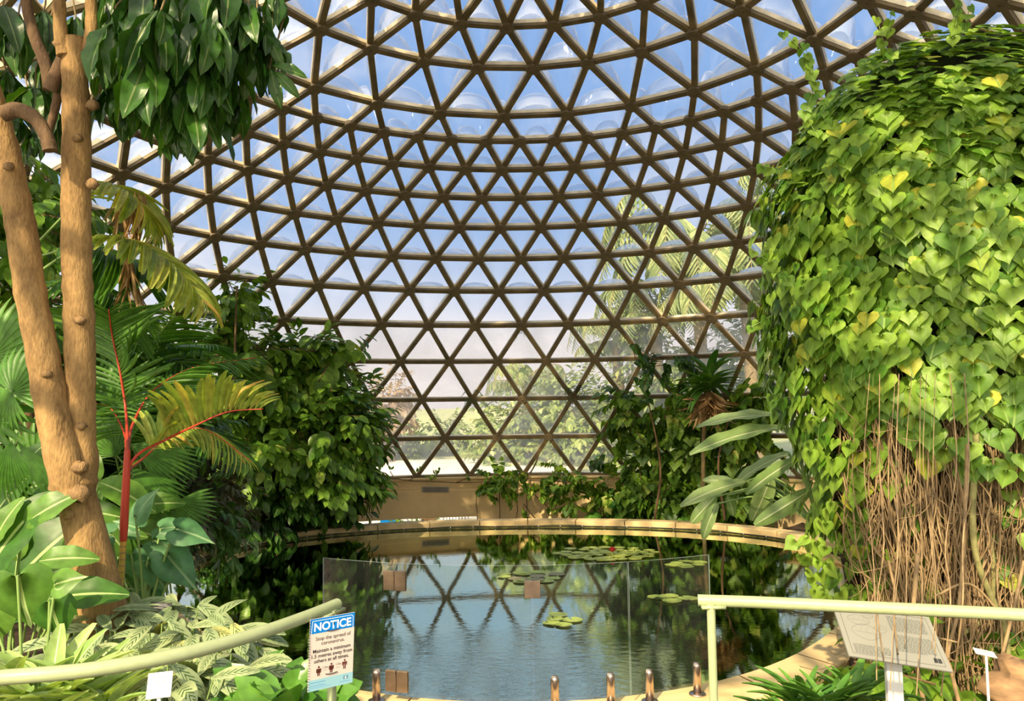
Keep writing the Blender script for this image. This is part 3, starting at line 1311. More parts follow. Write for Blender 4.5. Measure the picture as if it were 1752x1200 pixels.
ML['taro'] = mat_leaf('broad_leaf', (.04, .13, .015), (.12, .25, .035), rough=.4, trans=.3, vein=(.42, .55, .22), side=6)
ML['taro_blue'] = mat_leaf('blue_green_leaf', (.05, .16, .06), (.12, .28, .12), rough=.42, trans=.25, vein=(.25, .40, .20), side=6)
ML['strap'] = mat_leaf('pale_strap_leaf', (.24, .38, .10), (.42, .54, .20), rough=.4, trans=.25, vein=(.60, .68, .45))
ML['bromel'] = mat_leaf('green_strap_leaf', (.05, .16, .02), (.13, .29, .045), rough=.3, trans=.2)
ML['palm'] = mat_leaf('palm_leaf', (.045, .14, .015), (.11, .26, .035), rough=.4, trans=.28)
ML['palm_y'] = mat_leaf('yellow_palm_leaf', (.22, .34, .05), (.50, .52, .10), rough=.4, trans=.35, c3=(.60, .38, .10))
ML['fan'] = mat_leaf('fan_leaf', (.06, .18, .02), (.13, .30, .05), rough=.4, trans=.28, side=0)
ML['banana'] = mat_leaf('long_pale_leaf', (.20, .32, .10), (.32, .43, .18), rough=.35, trans=.3, vein=(.62, .68, .42), side=22, mott=.1)
ML['dry'] = mat_leaf('dry_leaf', (.25, .14, .05), (.48, .32, .15), rough=.8, trans=.15)
ML['twiggy'] = mat_leaf('small_dark_leaf', (.05, .055, .02), (.14, .15, .06), rough=.5, trans=.2, c3=(.3, .22, .12))
ML['out'] = mat_leaf('outside_leaf', (.12, .19, .05), (.34, .42, .14), rough=.6, trans=.3, c3=(.6, .6, .3))
ML['outpalm'] = mat_leaf('outside_palm_leaf', (.16, .23, .09), (.42, .46, .20), rough=.5, trans=.3)
ML['outred'] = mat_leaf('reddish_leaf', (.30, .20, .15), (.45, .36, .22), rough=.6, trans=.3)
ML['pad'] = mat_leaf('lily_pad', (.28, .36, .06), (.55, .60, .14), rough=.35, trans=.05, mott=.1)
ML['pad_brown'] = mat_leaf('brown_pad', (.25, .20, .10), (.30, .25, .12), rough=.35, trans=.05)
M['bark'] = mat_bark('smooth_bark', (.44, .27, .10), (.12, .065, .02), 8, 1.0)
M['bark_knot'] = mat_bark('knotty_bark', (.36, .22, .09), (.12, .07, .03), 16, 1.0)
M['bark_dark'] = mat_bark('dark_bark', (.22, .13, .06), (.07, .04, .02), 9, .8)
M['twig'] = mat_plain('twig', (.30, .22, .10), .8, noise=.4, nscale=12)
M['stem_tan'] = mat_plain('dry_stem', (.44, .30, .15), .8, noise=.5, nscale=9)
M['stem_olive'] = mat_plain('mossy_stem', (.34, .32, .12), .8, noise=.5, nscale=14)
M['green_stem'] = mat_plain('green_stem', (.22, .34, .09), .6)
M['red_stem'] = mat_plain('red_stem', (.62, .06, .03), .4, noise=.35, nscale=5, stretch=(1, 1, .2))
M['core'] = mat_plain('dead_stem_mass', (.10, .06, .03), .95, noise=.7, nscale=14, bump=1.0)
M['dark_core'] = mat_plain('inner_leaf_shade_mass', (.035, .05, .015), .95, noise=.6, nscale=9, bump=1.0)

T_ELL = leaf_t(lambda t: .19 * sin(pi * min(t, .999)) ** .75 + .004, 6, 1, fold=.16, droop=.28)
T_ELLW = leaf_t(lambda t: .155 * sin(pi * min(t, .999) ** 1.1) ** .75 + .004, 12, 2, fold=.25, droop=.30, wave=.22)
T_OVAL = leaf_t(lambda t: .25 * sin(pi * min(t, .999)) ** .7 + .004, 4, 1, fold=.15, droop=.2)
T_SMALL = leaf_t(lambda t: .24 * sin(pi * min(t, .999)) + .004, 3, 1, fold=.15, droop=.2)
T_STRAP = leaf_t(lambda t: .055 * (1 - t ** 3) ** .8 * (.6 + .4 * min(1, t * 4)), 10, 1, fold=.6, droop=.55)
T_STRAPW = leaf_t(lambda t: .09 * sin(pi * (t * .93 + .03)) ** .6, 10, 1, fold=.35, droop=.40)
T_LEAFLET = leaf_t(lambda t: .030 * sin(pi * (t * .9 + .06)) ** .5, 6, 1, fold=.5, droop=.22)
T_LEAFLETW = leaf_t(lambda t: .055 * sin(pi * (t * .9 + .06)) ** .5, 6, 1, fold=.5, droop=.30)
T_BANANA = leaf_t(lambda t: .125 * sin(pi * min(.02 + t * .96, .999)) ** .5, 12, 3, fold=.12, droop=.22, wave=.12)
T_CAL = leaf_t(lambda t: .165 * sin(pi * min(.04 + t * .95, .999)) ** .6, 8, 2, fold=.10, droop=.28)
T_BIG = leaf_t(lambda t: .24 * sin(pi * min(.03 + t ** .8 * .95, .999)) ** .7, 10, 3, fold=.12, droop=.30, wave=.10)
T_HEART = heart_t(8, .20, .10)
T_HEARTB = heart_t(12, .26, .10)
T_HEARTS = heart_t(4, .25, .12)


def from_px(ells):
    return [(P(x, y, D), np.array([rx * D / F, rz, ry * D / F])) for x, y, D, rx, ry, rz in ells]


def crown(mbl, ells, n, size, tmpl, mbs=None, droop=.5, outw=.8, per=7, shell=.55, face=.7, wsc=1.0, jit=.45):
    """leafy sprigs over the outer part of some ellipsoids, given as pixels and a depth"""
    el = from_px(ells)
    wts = np.array([r[0] * r[1] + r[0] * r[2] + r[1] * r[2] for _, r in el])
    for (c, R), w in zip(el, wts / wts.sum()):
        k = max(int(n * w / per), 1)
        u = rdir(k)
        rad = shell + (1 - shell) * rng.random(k) ** .6
        pos = c + u * R * rad[:, None]
        d = nrm(u * outw + rdir(k) * jit - Z * droop * .5)
        st = size * .28
        side = nrm(np.cross(d, Z + rdir(k) * .3))
        for j in range(per):
            s = (1 if j % 2 else -1)
            pj = pos + d * (j * st)
            dl = nrm(d * (.45 + .12 * j) + side * s * .9 * (1 - j / per * .8) - Z * droop + rdir(k) * .28)
            up = nrm(u * face + Z * .7 + rdir(k) * .35)
            scatter(mbl, tmpl, pj, dl, up, size * (.75 + .5 * rng.random(k)), wsc)
        if mbs is not None:
            for i in range(0, k, 3):
                tube(mbs, [pos[i] - d[i] * size * .8, pos[i] + d[i] * st * per], size * .02 + .003, 3, cap=False)


def trunk(mb, px, radii, D, n=14, knots=()):
    """woody stem along pixels at a depth (number or list)"""
    Ds = np.broadcast_to(np.asarray(D, float), (len(px),))
    pts = spline([P(x, y, d) for (x, y), d in zip(px, Ds)], 6)
    rs = np.interp(np.linspace(0, 1, len(pts)), np.linspace(0, 1, len(radii)), radii)
    rs = rs * (1 + .03 * np.sin(np.arange(len(pts)) * 1.9) + .02 * rng.normal(size=len(pts)))
    tube(mb, pts, rs, n)
    return pts, rs


def wander(p0, p1, amp, n=7, sag=0.0):
    t = np.linspace(0, 1, n)[:, None]
    p = np.asarray(p0) * (1 - t) + np.asarray(p1) * t
    w = np.cumsum(rng.normal(size=(n, 3)), axis=0) * amp
    w -= w[0] * (1 - t) + w[-1] * t
    p = p + w
    p[:, 2] -= sag * np.sin(t[:, 0] * pi)
    return p


def frond(mbl, mbs, pts, Lf, n, tmpl, r0=.012, start=.15, lift=.25, fwd=.55, droop=.15, rnd=None):
    """feather palm frond over a curved rachis given in the world"""
    q = spline(pts, 10)
    m = len(q)
    tube(mbs, q, np.linspace(r0, r0 * .3, m), 6)
    t = nrm(np.gradient(q, axis=0))
    fr = np.linspace(start, .985, n)
    idx = fr * (m - 1)
    pos = np.stack([np.interp(idx, np.arange(m), q[:, k]) for k in range(3)], -1)
    tt = nrm(np.stack([np.interp(idx, np.arange(m), t[:, k]) for k in range(3)], -1))
    side = nrm(np.cross(tt, Z))
    nup = np.cross(side, tt)
    ln = Lf * (np.sin(pi * (.18 + .78 * (fr - start) / (1 - start))) ** .6)
    for s in (-1, 1):
        d = tt * (fwd + .5 * ((fr - start) / (1 - start))[:, None] ** 2) + side * s * .9 + nup * lift + rdir(n) * .07 - Z * droop
        up = nup + side * s * -.3 + rdir(n) * .15
        scatter(mbl, tmpl, pos, d, up, ln * (.9 + .2 * rng.random(n)), rnd=rng.random(n) if rnd is None else np.full(n, rnd))


def fan(mbl, base, d, up, R, n=16, spread=1.5, tmpl=None):
    """pleated fan leaf"""
    d, up = nrm(d), nrm(up)
    x = nrm(np.cross(d, up))
    z = np.cross(x, d)
    half = spread / n
    tm = leaf_t(lambda t: (t * math.tan(half) * 1.04 if t < .62 else .62 * math.tan(half) * 1.04 * (1 - ((t - .62) / .38) ** 1.6)) + .001, 8, 1, fold=.45, droop=.30)
    an = np.linspace(-spread, spread, n)
    dd = np.array([d * cos(a) + x * sin(a) for a in an])
    scatter(mbl, tm, np.repeat(np.array(base)[None], n, 0), dd, np.repeat(z[None], n, 0), R * (1 - .12 * (np.abs(an) / spread) ** 2) * (.95 + .08 * rng.random(n)), rnd=np.full(n, rng.random()) + rng.normal(size=n) * .04)


def bigleaf(mbl, mbs, x, y, D, ang, Lpx, tmpl, root=None, tilt=0.0, wsc=1.0, rnd=None, face=(.75, .6), rs=.009):
    """one large leaf: its base at a pixel, pointing at an angle seen from the front"""
    a = math.radians(ang)
    b = P(x, y, D)
    d = RIGHT * cos(a) + UP * sin(a) - FWD * tilt
    up = -FWD * face[0] + Z * face[1] + rdir(1)[0] * .12
    scatter(mbl, tmpl, [b], [d], [up], Lpx * D / F, wsc, rnd=[rng.random() if rnd is None else rnd])
    if root is not None and mbs is not None:
        r = np.asarray(root)
        mid = (b + r) / 2 + Z * .15 * np.linalg.norm(b - r)
        tube(mbs, spline([r, mid, b], 6), rs, 6)


def fronds(root, name, lmat, smat, items):
    for it in items:
        kw = it[-1] if isinstance(it[-1], dict) else {}
        a = it[:-1] if kw else it
        mbl, mbs = MB(), MB()
        frond(mbl, mbs, *a, **kw)
        o = mbl.build(name, lmat, root)
        mbs.build('frond_stalk', smat, o)


def fan_leaves(root, base, items):
    for x, y, D, ang, R, sp in items:
        a = math.radians(ang)
        b = P(x, y, D)
        mbl, mbs = MB(), MB()
        fan(mbl, b, RIGHT * cos(a) + UP * sin(a) - FWD * .15, -FWD * .85 + Z * .4, R, 14, sp)
        tube(mbs, spline([base, (base + b) / 2 + Z * .25, b], 6), .008, 5)
        o = mbl.build('fan_leaf', ML['fan'], root)
        mbs.build('leaf_stalk', M['green_stem'], o)


def rosette(mbl, c, n, Lr, tmpl, lift=(.5, 1.4), wsc=1.0, arc=(0, 2 * pi)):
    a = rng.uniform(arc[0], arc[1], n)
    h = rng.uniform(lift[0], lift[1], n)
    d = nrm(np.stack([np.cos(a), np.sin(a), h], -1))
    up = nrm(np.stack([-np.cos(a) * h, -np.sin(a) * h, np.ones(n)], -1))
    scatter(mbl, tmpl, np.repeat(np.asarray(c)[None], n, 0) + rdir(n) * .015, d, up, Lr * rng.uniform(.7, 1.1, n), wsc)


# ------------------------------------------------------------------ two-stemmed tree on the left
base = P(212, 1210, 5.3)
t1 = thing('forked_tree', (base[0], base[1], .36), 'smooth tan forked tree in front on the left, with large dark drooping leaves', 'tree')
mb = MB()
b0 = base.copy()
b0[2] = .30
q = spline([b0, P(205, 1180, 5.3), P(190, 1100, 5.3), P(166, 1000, 5.3), P(148, 920, 5.3), P(136, 870, 5.3), P(127, 835, 5.3), P(124, 800, 5.3)], 6)
tube(mb, q, np.interp(np.linspace(0, 1, len(q)), [0, .3, .6, .8, .88, 1], [.17, .15, .125, .118, .15, .11]), 20)
trunk(mb, [(127, 855), (112, 800), (90, 700), (72, 600), (52, 500), (38, 400), (20, 310), (2, 235), (-30, 130), (-60, 20)], [.11, .112, .105, .098, .095, .092, .09, .088, .085, .08], 5.25, 18)
trunk(mb, [(130, 860), (138, 800), (137, 720), (137, 640), (135, 540), (131, 440), (130, 330), (131, 230), (129, 150), (127, 85), (126, 66)], [.10, .108, .096, .092, .097, .094, .092, .09, .086, .08, .078, .070], 5.35, 18)
trk = mb.build('trunk', M['bark'], t1)
for x, y, D, r in ((137, 800, 5.2, .055), (136, 845, 5.17, .07), (120, 880, 5.2, .05), (137, 548, 5.26, .038), (158, 315, 5.3, .045), (158, 180, 5.33, .045), (132, 236, 5.27, .035), (15, 285, 5.15, .035),
                   (44, 520, 5.22, .045), (80, 640, 5.16, .035), (138, 730, 5.27, .035), (104, 75, 5.3, .05), (156, 85, 5.3, .055), (150, 640, 5.33, .03)):
    c = P(x, y, D)
    th_ = np.linspace(0, pi, 7)
    mb = MB()
    v, f = [], []
    for i, a in enumerate(th_):
        for b in np.linspace(0, 2 * pi, 11)[:-1]:
            v.append(c + r * np.array([sin(a) * cos(b), sin(a) * sin(b) * .8, cos(a) * .75]) * (1 + .12 * rng.normal()))
    f = [(i * 10 + j, i * 10 + (j + 1) % 10, (i + 1) * 10 + (j + 1) % 10, (i + 1) * 10 + j) for i in range(6) for j in range(10)]
    mb.add(v, f)
    mb.build('knot', M['bark_knot'], t1)
mb = MB()
trunk(mb, [(110, 95), (104, 60), (101, 0), (99, -70)], [.045, .042, .038, .036], 5.3)
mb.build('branch', M['bark'], t1)
mb = MB()
trunk(mb, [(152, 100), (157, 50), (156, 0), (157, -70)], [.05, .042, .036, .034], 5.35)
mb.build('branch', M['bark'], t1)
mb = MB()
trunk(mb, [(5, 195), (30, 188), (60, 203), (80, 235), (86, 258)], [.05, .048, .045, .042, .045], 5.1)
mb.build('old_branch', M['bark_dark'], t1)
mb = MB()
trunk(mb, [(40, -60), (46, 10), (60, 65), (78, 110), (86, 152)], [.03, .034, .038, .04, .045], 5.5)
mb.build('old_branch', M['bark_dark'], t1)
mb = MB()
trunk(mb, [(86, 155), (100, 120), (112, 90)], [.045, .045, .04], 5.4)
mb.build('old_branch', M['bark_dark'], t1)
mb = MB()
trunk(mb, [(100, 160), (92, 195), (82, 230)], [.03, .028, .026], 5.5)
mb.build('old_branch', M['bark_dark'], t1)
mbl, mbs = MB(), MB()


def whorl(x, y, D, n, Ls, spread=.75, bend=0.0):
    c = P(x, y, D)
    tube(mbs, wander(c + np.array([rng.uniform(-.15, .15), .1, .5]), c, .02, 5), .007, 5)
    a = np.arange(n) * 2.4 + rng.random() * 6
    h = np.stack([np.cos(a), np.sin(a), np.zeros(n)], -1)
    d = nrm(h * spread * rng.uniform(.35, 1.1, (n, 1)) - Z + rdir(n) * .28)
    scatter(mbl, T_ELLW, c + h * .02, d, nrm(h + Z * .5 + rdir(n) * .55), Ls * 1.08 * rng.uniform(.7, 1.1, n))


for x, y, D, Ls in ((200, 150, 5.6, .36), (232, 60, 5.2, .36), (255, 100, 5.1, .42), (292, 165, 5.3, .38), (275, 20, 5.0, .44), (330, 175, 5.3, .38), (345, 120, 5.2, .40),
                    (310, 90, 5.4, .42), (375, 90, 5.3, .42), (360, 30, 5.1, .42), (395, 140, 5.6, .36), (415, 70, 5.5, .36), (425, 10, 5.4, .34), (440, 35, 5.6, .32), (462, 70, 5.7, .28),
                    (390, -10, 5.3, .38), (330, -20, 5.2, .44), (250, -20, 5.3, .42), (205, 20, 5.6, .40), (185, 90, 5.8, .34), (460, 120, 5.6, .20), (470, -12, 5.6, .24), (290, 60, 5.7, .4),
                    (220, 130, 5.9, .4), (350, 70, 5.9, .4), (410, 30, 6.0, .38), (260, 30, 6.0, .4), (310, 10, 6.1, .4), (180, 0, 6.0, .4), (375, 150, 5.5, .30), (240, 150, 5.4, .3),
                    (30, 40, 6.0, .36), (60, 150, 6.2, .36), (100, 190, 6.1, .34), (10, 120, 6.2, .4), (75, 20, 6.3, .36), (30, 200, 6.4, .32), (5, 10, 6.0, .4), (130, 30, 6.5, .36), (60, 230, 6.4, .22), (90, 90, 6.5, .4)):
    whorl(x, y, D, 11 if x > 150 else 8, Ls)
for i in range(70):
    whorl(rng.uniform(190, 425), rng.uniform(-70, 75), rng.uniform(5.2, 7.2), 7, rng.uniform(.3, .42))
for x, y, ang, l_ in ((462, 118, -75, 70), (466, 112, -10, 62), (470, 122, -45, 60), (455, 60, -60, 60), (300, 200, -95, 75), (325, 200, -93, 85)):
    bigleaf(mbl, mbs, x, y, 5.5, ang, l_, T_ELLW, face=(.9, .2))
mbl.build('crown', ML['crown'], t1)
mbs.build('twig', M['twig'], t1)

# ------------------------------------------------------------------ red-stemmed palm
rb = P(206, 1045, 5.7)
t2 = thing('red_palm', (rb[0], rb[1], .36), 'slender palm with a bright red upper stem beside the forked tree', 'palm')
mb = MB()
q = spline([np.array([rb[0], rb[1], .33]), P(206, 1030, 5.7), P(208, 980, 5.7), P(211, 925, 5.7)], 6)
tube(mb, q, .021, 12)
m_cane = mat_plain('ringed_cane', (.62, .33, .05), .45, nscale=1.2, col2=(.33, .33, .06), stretch=(.2, .2, 2.2))
mb.build('cane', m_cane, t2)
mb = MB()
for y in range(935, 1030, 11):
    p = P(211 - (y - 925) * .045, y, 5.7)
    lathe(mb, p, [(.0215, -.004), (.0232, 0), (.0215, .004)], 12)
mb.build('ring', M['stem_tan'], t2)
mb = MB()
q = spline([P(211, 926, 5.7), P(213, 880, 5.7), P(216, 820, 5.7), P(218, 770, 5.7)], 6)
tube(mb, q, np.interp(np.linspace(0, 1, len(q)), [0, .2, .7, 1], [.024, .029, .026, .020]), 12)
mb.build('red_crownshaft', M['red_stem'], t2)
fronds(t2, 'frond', ML['palm'], M['red_stem'], [
    ([P(218, 772, 5.7), P(216, 710, 6.45), P(206, 640, 6.5), P(192, 575, 6.45), P(186, 530, 6.3)], .62, 30, T_LEAFLET, .014, .30, .15, .5, .20),
    ([P(218, 772, 5.7), P(228, 725, 6.6), P(262, 670, 6.9), P(330, 630, 7.2), P(440, 612, 7.3)], .60, 34, T_LEAFLET, .014, .30, .1, .5, .25),
    ([P(217, 775, 5.7), P(212, 740, 6.7), P(190, 700, 7.0), P(160, 690, 7.2)], .5, 22, T_LEAFLET, .012, .3, .1, .5, .3)])
fronds(t2, 'yellow_frond', ML['palm_y'], M['red_stem'], [
    ([P(219, 800, 5.7), P(240, 775, 5.8), P(285, 752, 6.0), P(335, 728, 5.9), P(390, 705, 5.9), P(450, 700, 5.9)], .50, 26, T_LEAFLETW, .013, .28, .95, .55, -.25),
    ([P(219, 805, 5.7), P(245, 785, 6.5), P(290, 748, 6.6), P(350, 735, 6.6), P(430, 790, 6.5)], .42, 28, T_LEAFLET, .011, .35, .0, .7, .35)])

# ------------------------------------------------------------------ palms with tips reaching in from the left
t3 = thing('yellowing_palm', (P(60, 760, 8.5)[0], P(60, 760, 8.5)[1], .36), 'palm behind the forked tree, its frond tips yellow against the dome', 'palm')
mbs, mbd = MB(), MB()
fronds(t3, 'yellow_frond', ML['palm_y'], M['green_stem'], [
    ([P(60, 470, 7.2), P(140, 420, 6.9), P(215, 412, 6.7), P(290, 450, 6.6), P(355, 525, 6.5)], .62, 34, T_LEAFLETW, .014, .35, .15, .75, .15),
    ([P(60, 420, 7.4), P(130, 350, 7.1), P(185, 318, 6.9), P(235, 345, 6.8), P(265, 400, 6.8)], .50, 26, T_LEAFLETW, .012, .30, .2, .8, .2)])
fronds(t3, 'frond', ML['palm'], M['green_stem'], [
    ([P(60, 440, 7.6), P(150, 420, 7.4), P(200, 440, 7.3), P(250, 450, 7.2)], .8, 24, T_LEAFLETW, .012, .2, .1, .8, .3),
    ([P(50, 520, 7.8), P(120, 480, 7.6), P(190, 500, 7.5), P(235, 590, 7.4)], .7, 30, T_LEAFLET, .012, .2, .1, .5, .3)])
for x, y, n in ((238, 335, 26), (222, 445, 22), (205, 330, 12)):
    p = P(x, y, 6.85)
    d = nrm(rdir(n) * .22 - Z)
    scatter(mbd, T_LEAFLET, p + rdir(n) * .04, d, rdir(n), rng.uniform(.25, .55, n))
trunk(mbs, [(55, 1000), (50, 800), (45, 600), (58, 450)], [.09, .08, .07, .05], 8.0)
mbd.build('dry_leaflets', ML['dry'], t3)
mbs.build('stem', M['bark_dark'], t3)

# fan palms
t4 = thing('fan_palm', (P(10, 1000, 7)[0], P(10, 1000, 7)[1], .36), 'pleated fan palm at the left edge, one big leaf hanging down', 'palm')
cb = P(-20, 1000, 7.2)
fan_leaves(t4, cb, ((22, 672, 6.6, 60, .45, 1.5), (22, 672, 6.6, -130, .34, 1.2), (20, 755, 6.2, -93, .50, .65), (30, 755, 6.2, -48, .62, .25), (-30, 700, 6.8, 20, .6, 1.3), (60, 800, 7.4, 100, .5, 1.3), (-10, 610, 7.2, 60, .6, 1.4), (0, 850, 7, 40, .5, 1.2)))
t5 = thing('fan_palm', (P(250, 960, 7.6)[0], P(250, 960, 7.6)[1], .36), 'dark ruffled fan palm behind the red stem, its leaves hanging', 'palm')
cb = P(262, 960, 8.0)
fan_leaves(t5, cb, ((228, 800, 7.3, -50, .62, .55), (225, 760, 7.6, -20, .68, .5), (250, 745, 7.9, 10, .55, .9), (200, 780, 8.0, 120, .65, 1.1), (270, 800, 7.6, -75, .60, .35), (180, 840, 7.8, 200, .5, 1.0),
                            (300, 860, 8.3, -20, .45, .9), (180, 700, 8.3, 60, .7, 1.2), (290, 700, 8.6, 30, .6, 1.2)))

# ------------------------------------------------------------------ broad-leaved plants on the left
def leafy_thing(name, x, y, D, z0, label, cat, leaves, mat, tmpl, stem=M['green_stem'], group=None, wsc=1.0, **kw):
    c = P(x, y, D)
    g = np.array([c[0], c[1], z0])
    root = thing(name, g, label, cat, group)
    for lx, ly, ang, l_ in leaves:
        mbl, mbs = MB(), MB()
        bigleaf(mbl, mbs, lx, ly, D + rng.uniform(-.25, .25), ang, l_, tmpl, g + rdir(1)[0] * .06 * np.array([1, 1, 0]), wsc=wsc, **kw)
        o = mbl.build('leaf', mat, root)
        mbs.build('leaf_stalk', stem, o)
    return root


leafy_thing('elephant_ear', 60, 1230, 4.7, .36, 'elephant ear with wide heart leaves at the left edge above the handrail', 'plant',
            [(30, 985, -80, 115), (85, 1030, -75, 85), (-20, 1040, -100, 100), (95, 1000, 20, 60)], ML['taro'], T_HEARTB, wsc=.85)
leafy_thing('bird_nest_plant', 20, 1200, 5.2, .36, 'plant with tall wavy paddle leaves left of the forked tree', 'plant',
            [(15, 1010, 52, 190), (-25, 985, 62, 175), (60, 1000, 35, 110), (70, 960, 10, 95), (-10, 930, 70, 90), (85, 1025, 12, 130), (30, 960, 95, 90), (-30, 1060, 20, 120), (100, 1040, -30, 90), (40, 900, 40, 110), (110, 950, 60, 90)],
            ML['taro'], T_BIG)
leafy_thing('climbing_arum', 240, 1060, 6.0, .36, 'blue-green arum with arrow leaves between the red stem and the pond', 'plant',
            [(238, 905, 160, 60), (262, 925, -20, 85), (225, 950, -70, 65), (252, 960, -60, 80), (285, 950, -48, 95), (300, 965, -35, 60), (212, 985, -60, 80), (255, 1010, -80, 60), (232, 885, 60, 70), (275, 905, 10, 60), (190, 915, 190, 70), (205, 1000, -100, 60), (300, 905, -15, 80), (170, 940, 170, 70)],
            ML['taro_blue'], T_HEARTB, wsc=.62)
leafy_thing('lobed_philodendron', 300, 960, 7.2, .36, 'philodendron with scalloped pale-edged leaves reaching toward the pond', 'plant',
            [(215, 905, -10, 110), (245, 895, -12, 90), (270, 885, -20, 75), (225, 870, 15, 90), (190, 895, 30, 60)], ML['taro'], T_BIG)
# more filling understory behind the tree
leafy_thing('broad_leaf_bush', 110, 1050, 6.6, .36, 'shady bush of broad oval leaves behind the paddle-leaf plant', 'bush',
            [(rng.uniform(-20, 210), rng.uniform(820, 1040), rng.uniform(-60, 120), rng.uniform(60, 110)) for i in range(60)], ML['taro'], T_BIG)

# patterned prayer plants
cal = [(190, 1130, 4.9, 34), (260, 1120, 4.9, 44), (330, 1120, 4.9, 40), (390, 1130, 4.8, 34), (230, 1185, 4.3, 36), (310, 1190, 4.2, 40), (375, 1180, 4.3, 34), (180, 1080, 5.3, 26), (300, 1075, 5.4, 30), (145, 1150, 4.7, 26), (270, 1210, 3.9, 30), (240, 1070, 5.5, 24)]
cal_lab = ['patterned prayer plant touching the right side of the forked trunk', 'patterned prayer plant in the middle of the bed above the handrail', 'patterned prayer plant right of the middle, above the rail',
           'patterned prayer plant nearest the dark pond water', 'patterned prayer plant left of the white label', 'patterned prayer plant right of the white label', 'patterned prayer plant below the rail at the pond side',
           'patterned prayer plant left of the trunk, highest in the bed', 'patterned prayer plant around the black label', 'patterned prayer plant left of the trunk above the strap leaves', 'patterned prayer plant at the lower picture edge by the white label', 'patterned prayer plant at the foot of the red stem']
for (x, y, D, n), lb in zip(cal, cal_lab):
    c = P(x, y, D)
    g = np.array([c[0], c[1], .36])
    c[2] -= .12
    root = thing('prayer_plant', g, lb, 'plant', 'patterned prayer plants in the left bed')
    mbl, mbs = MB(), MB()
    a = rng.uniform(0, 2 * pi, n)
    rr = rng.uniform(.03, .26, n)
    hh = rng.uniform(-.02, .25, n) + (.26 - rr) * .4
    pos = c + np.stack([np.cos(a) * rr, np.sin(a) * rr, hh], -1)
    d = nrm(np.stack([np.cos(a), np.sin(a), rng.uniform(-.7, .35, n)], -1) + np.array([0, -.35, 0]) + rdir(n) * .3)
    up = nrm(Z * 1.0 + np.array([0, -.55, 0]) + rdir(n) * .25)
    sz = rng.uniform(.20, .33, n)
    for i in range(n):
        mbl, mbs = MB(), MB()
        scatter(mbl, T_CAL, pos[i:i + 1], d[i:i + 1], up[i:i + 1], sz[i:i + 1])
        tube(mbs, [g + np.array([rng.normal() * .03, rng.normal() * .03, 0]), (g + pos[i]) / 2 + (pos[i] - g) * np.array([.1, .1, .1]), pos[i]], .004, 4, cap=False)
        o = mbl.build('leaf', ML['calathea'], root)
        mbs.build('leaf_stalk', M['green_stem'], o)

# pale strap-leaved plants bottom left
for k, (x, D, lb) in enumerate(((20, 3.7, 'pale striped strap-leaved plant at the lower left edge'), (85, 3.6, 'pale striped strap-leaved plant second from the left edge, under the rail'), (150, 3.7, 'pale striped strap-leaved plant just left of the forked trunk base'))):
    c = P(x, 1235, D)
    c[2] = 1.10
    root = thing('striped_plant', (c[0], c[1], .36), lb, 'plant', 'pale striped strap plants under the left rail')
    mbl = MB()
    for j in range(3):
        rosette(mbl, c + rdir(1)[0] * .08, 14, .46, T_STRAPW, (.9, 3.2))
    mbl.build('leaf', ML['strap'], root)
    mb = MB()
    tube(mb, [(c[0], c[1], .33), tuple(c)], .03, 8)
    mb.build('stem', M['green_stem'], root)
for k, (x, y, D, lb) in enumerate(((470, 1215, 4.2, 'glossy bright green clump left of the notice'), (405, 1205, 4.4, 'glossy green clump between the prayer plants and the notice'), (510, 1240, 4.0, 'glossy green clump under the notice at the lower edge'))):
    c = P(x, y, D)
    root = thing('glossy_clump', (c[0], c[1], .3), lb, 'plant', 'glossy green clumps by the notice')
    mbl, mbs = MB(), MB()
    n = 34
    a = rng.uniform(0, 2 * pi, n)
    pos = c + np.stack([np.cos(a) * .10, np.sin(a) * .10, rng.uniform(-.05, .12, n)], -1)
    d = nrm(np.stack([np.cos(a), np.sin(a), rng.uniform(.1, 1.4, n)], -1))
    scatter(mbl, T_OVAL, pos, d, nrm(Z - np.array([0, .8, 0]) + rdir(n) * .3), rng.uniform(.17, .30, n))
    for i in range(n):
        tube(mbs, [(c[0], c[1], .28), pos[i]], .005, 4, cap=False)
    mbl.build('leaf', ML['bromel'] if k != 1 else ML['taro'], root)
    mbs.build('leaf_stalk', M['green_stem'], root)

# ------------------------------------------------------------------ leafy masses behind
def bush(name, label, cat, ells, n, size, tmpl, mat, stems, z0=.36, group=None, stem_mat=None, **kw):
    ells = [(e[0], e[1], domeD(e[0], e[1]) - e[2], *e[3:]) if e[2] < 3 else e for e in ells]
    c0 = P(*ells[0][:3])
    root = thing(name, (c0[0], c0[1], z0), label, cat, group)
    mbl, mbs = MB(), MB()
    crown(mbl, ells, n, size, tmpl, mbs, **kw)
    for px, D, r in stems:
        q = spline([P(x, y, D) for x, y in px], 6)
        tube(mbs, q, np.linspace(r, r * .5, len(q)), 8)
    mbl.build('foliage', mat, root)
    mbs.build('branch', stem_mat or M['bark_dark'], root)
    return root


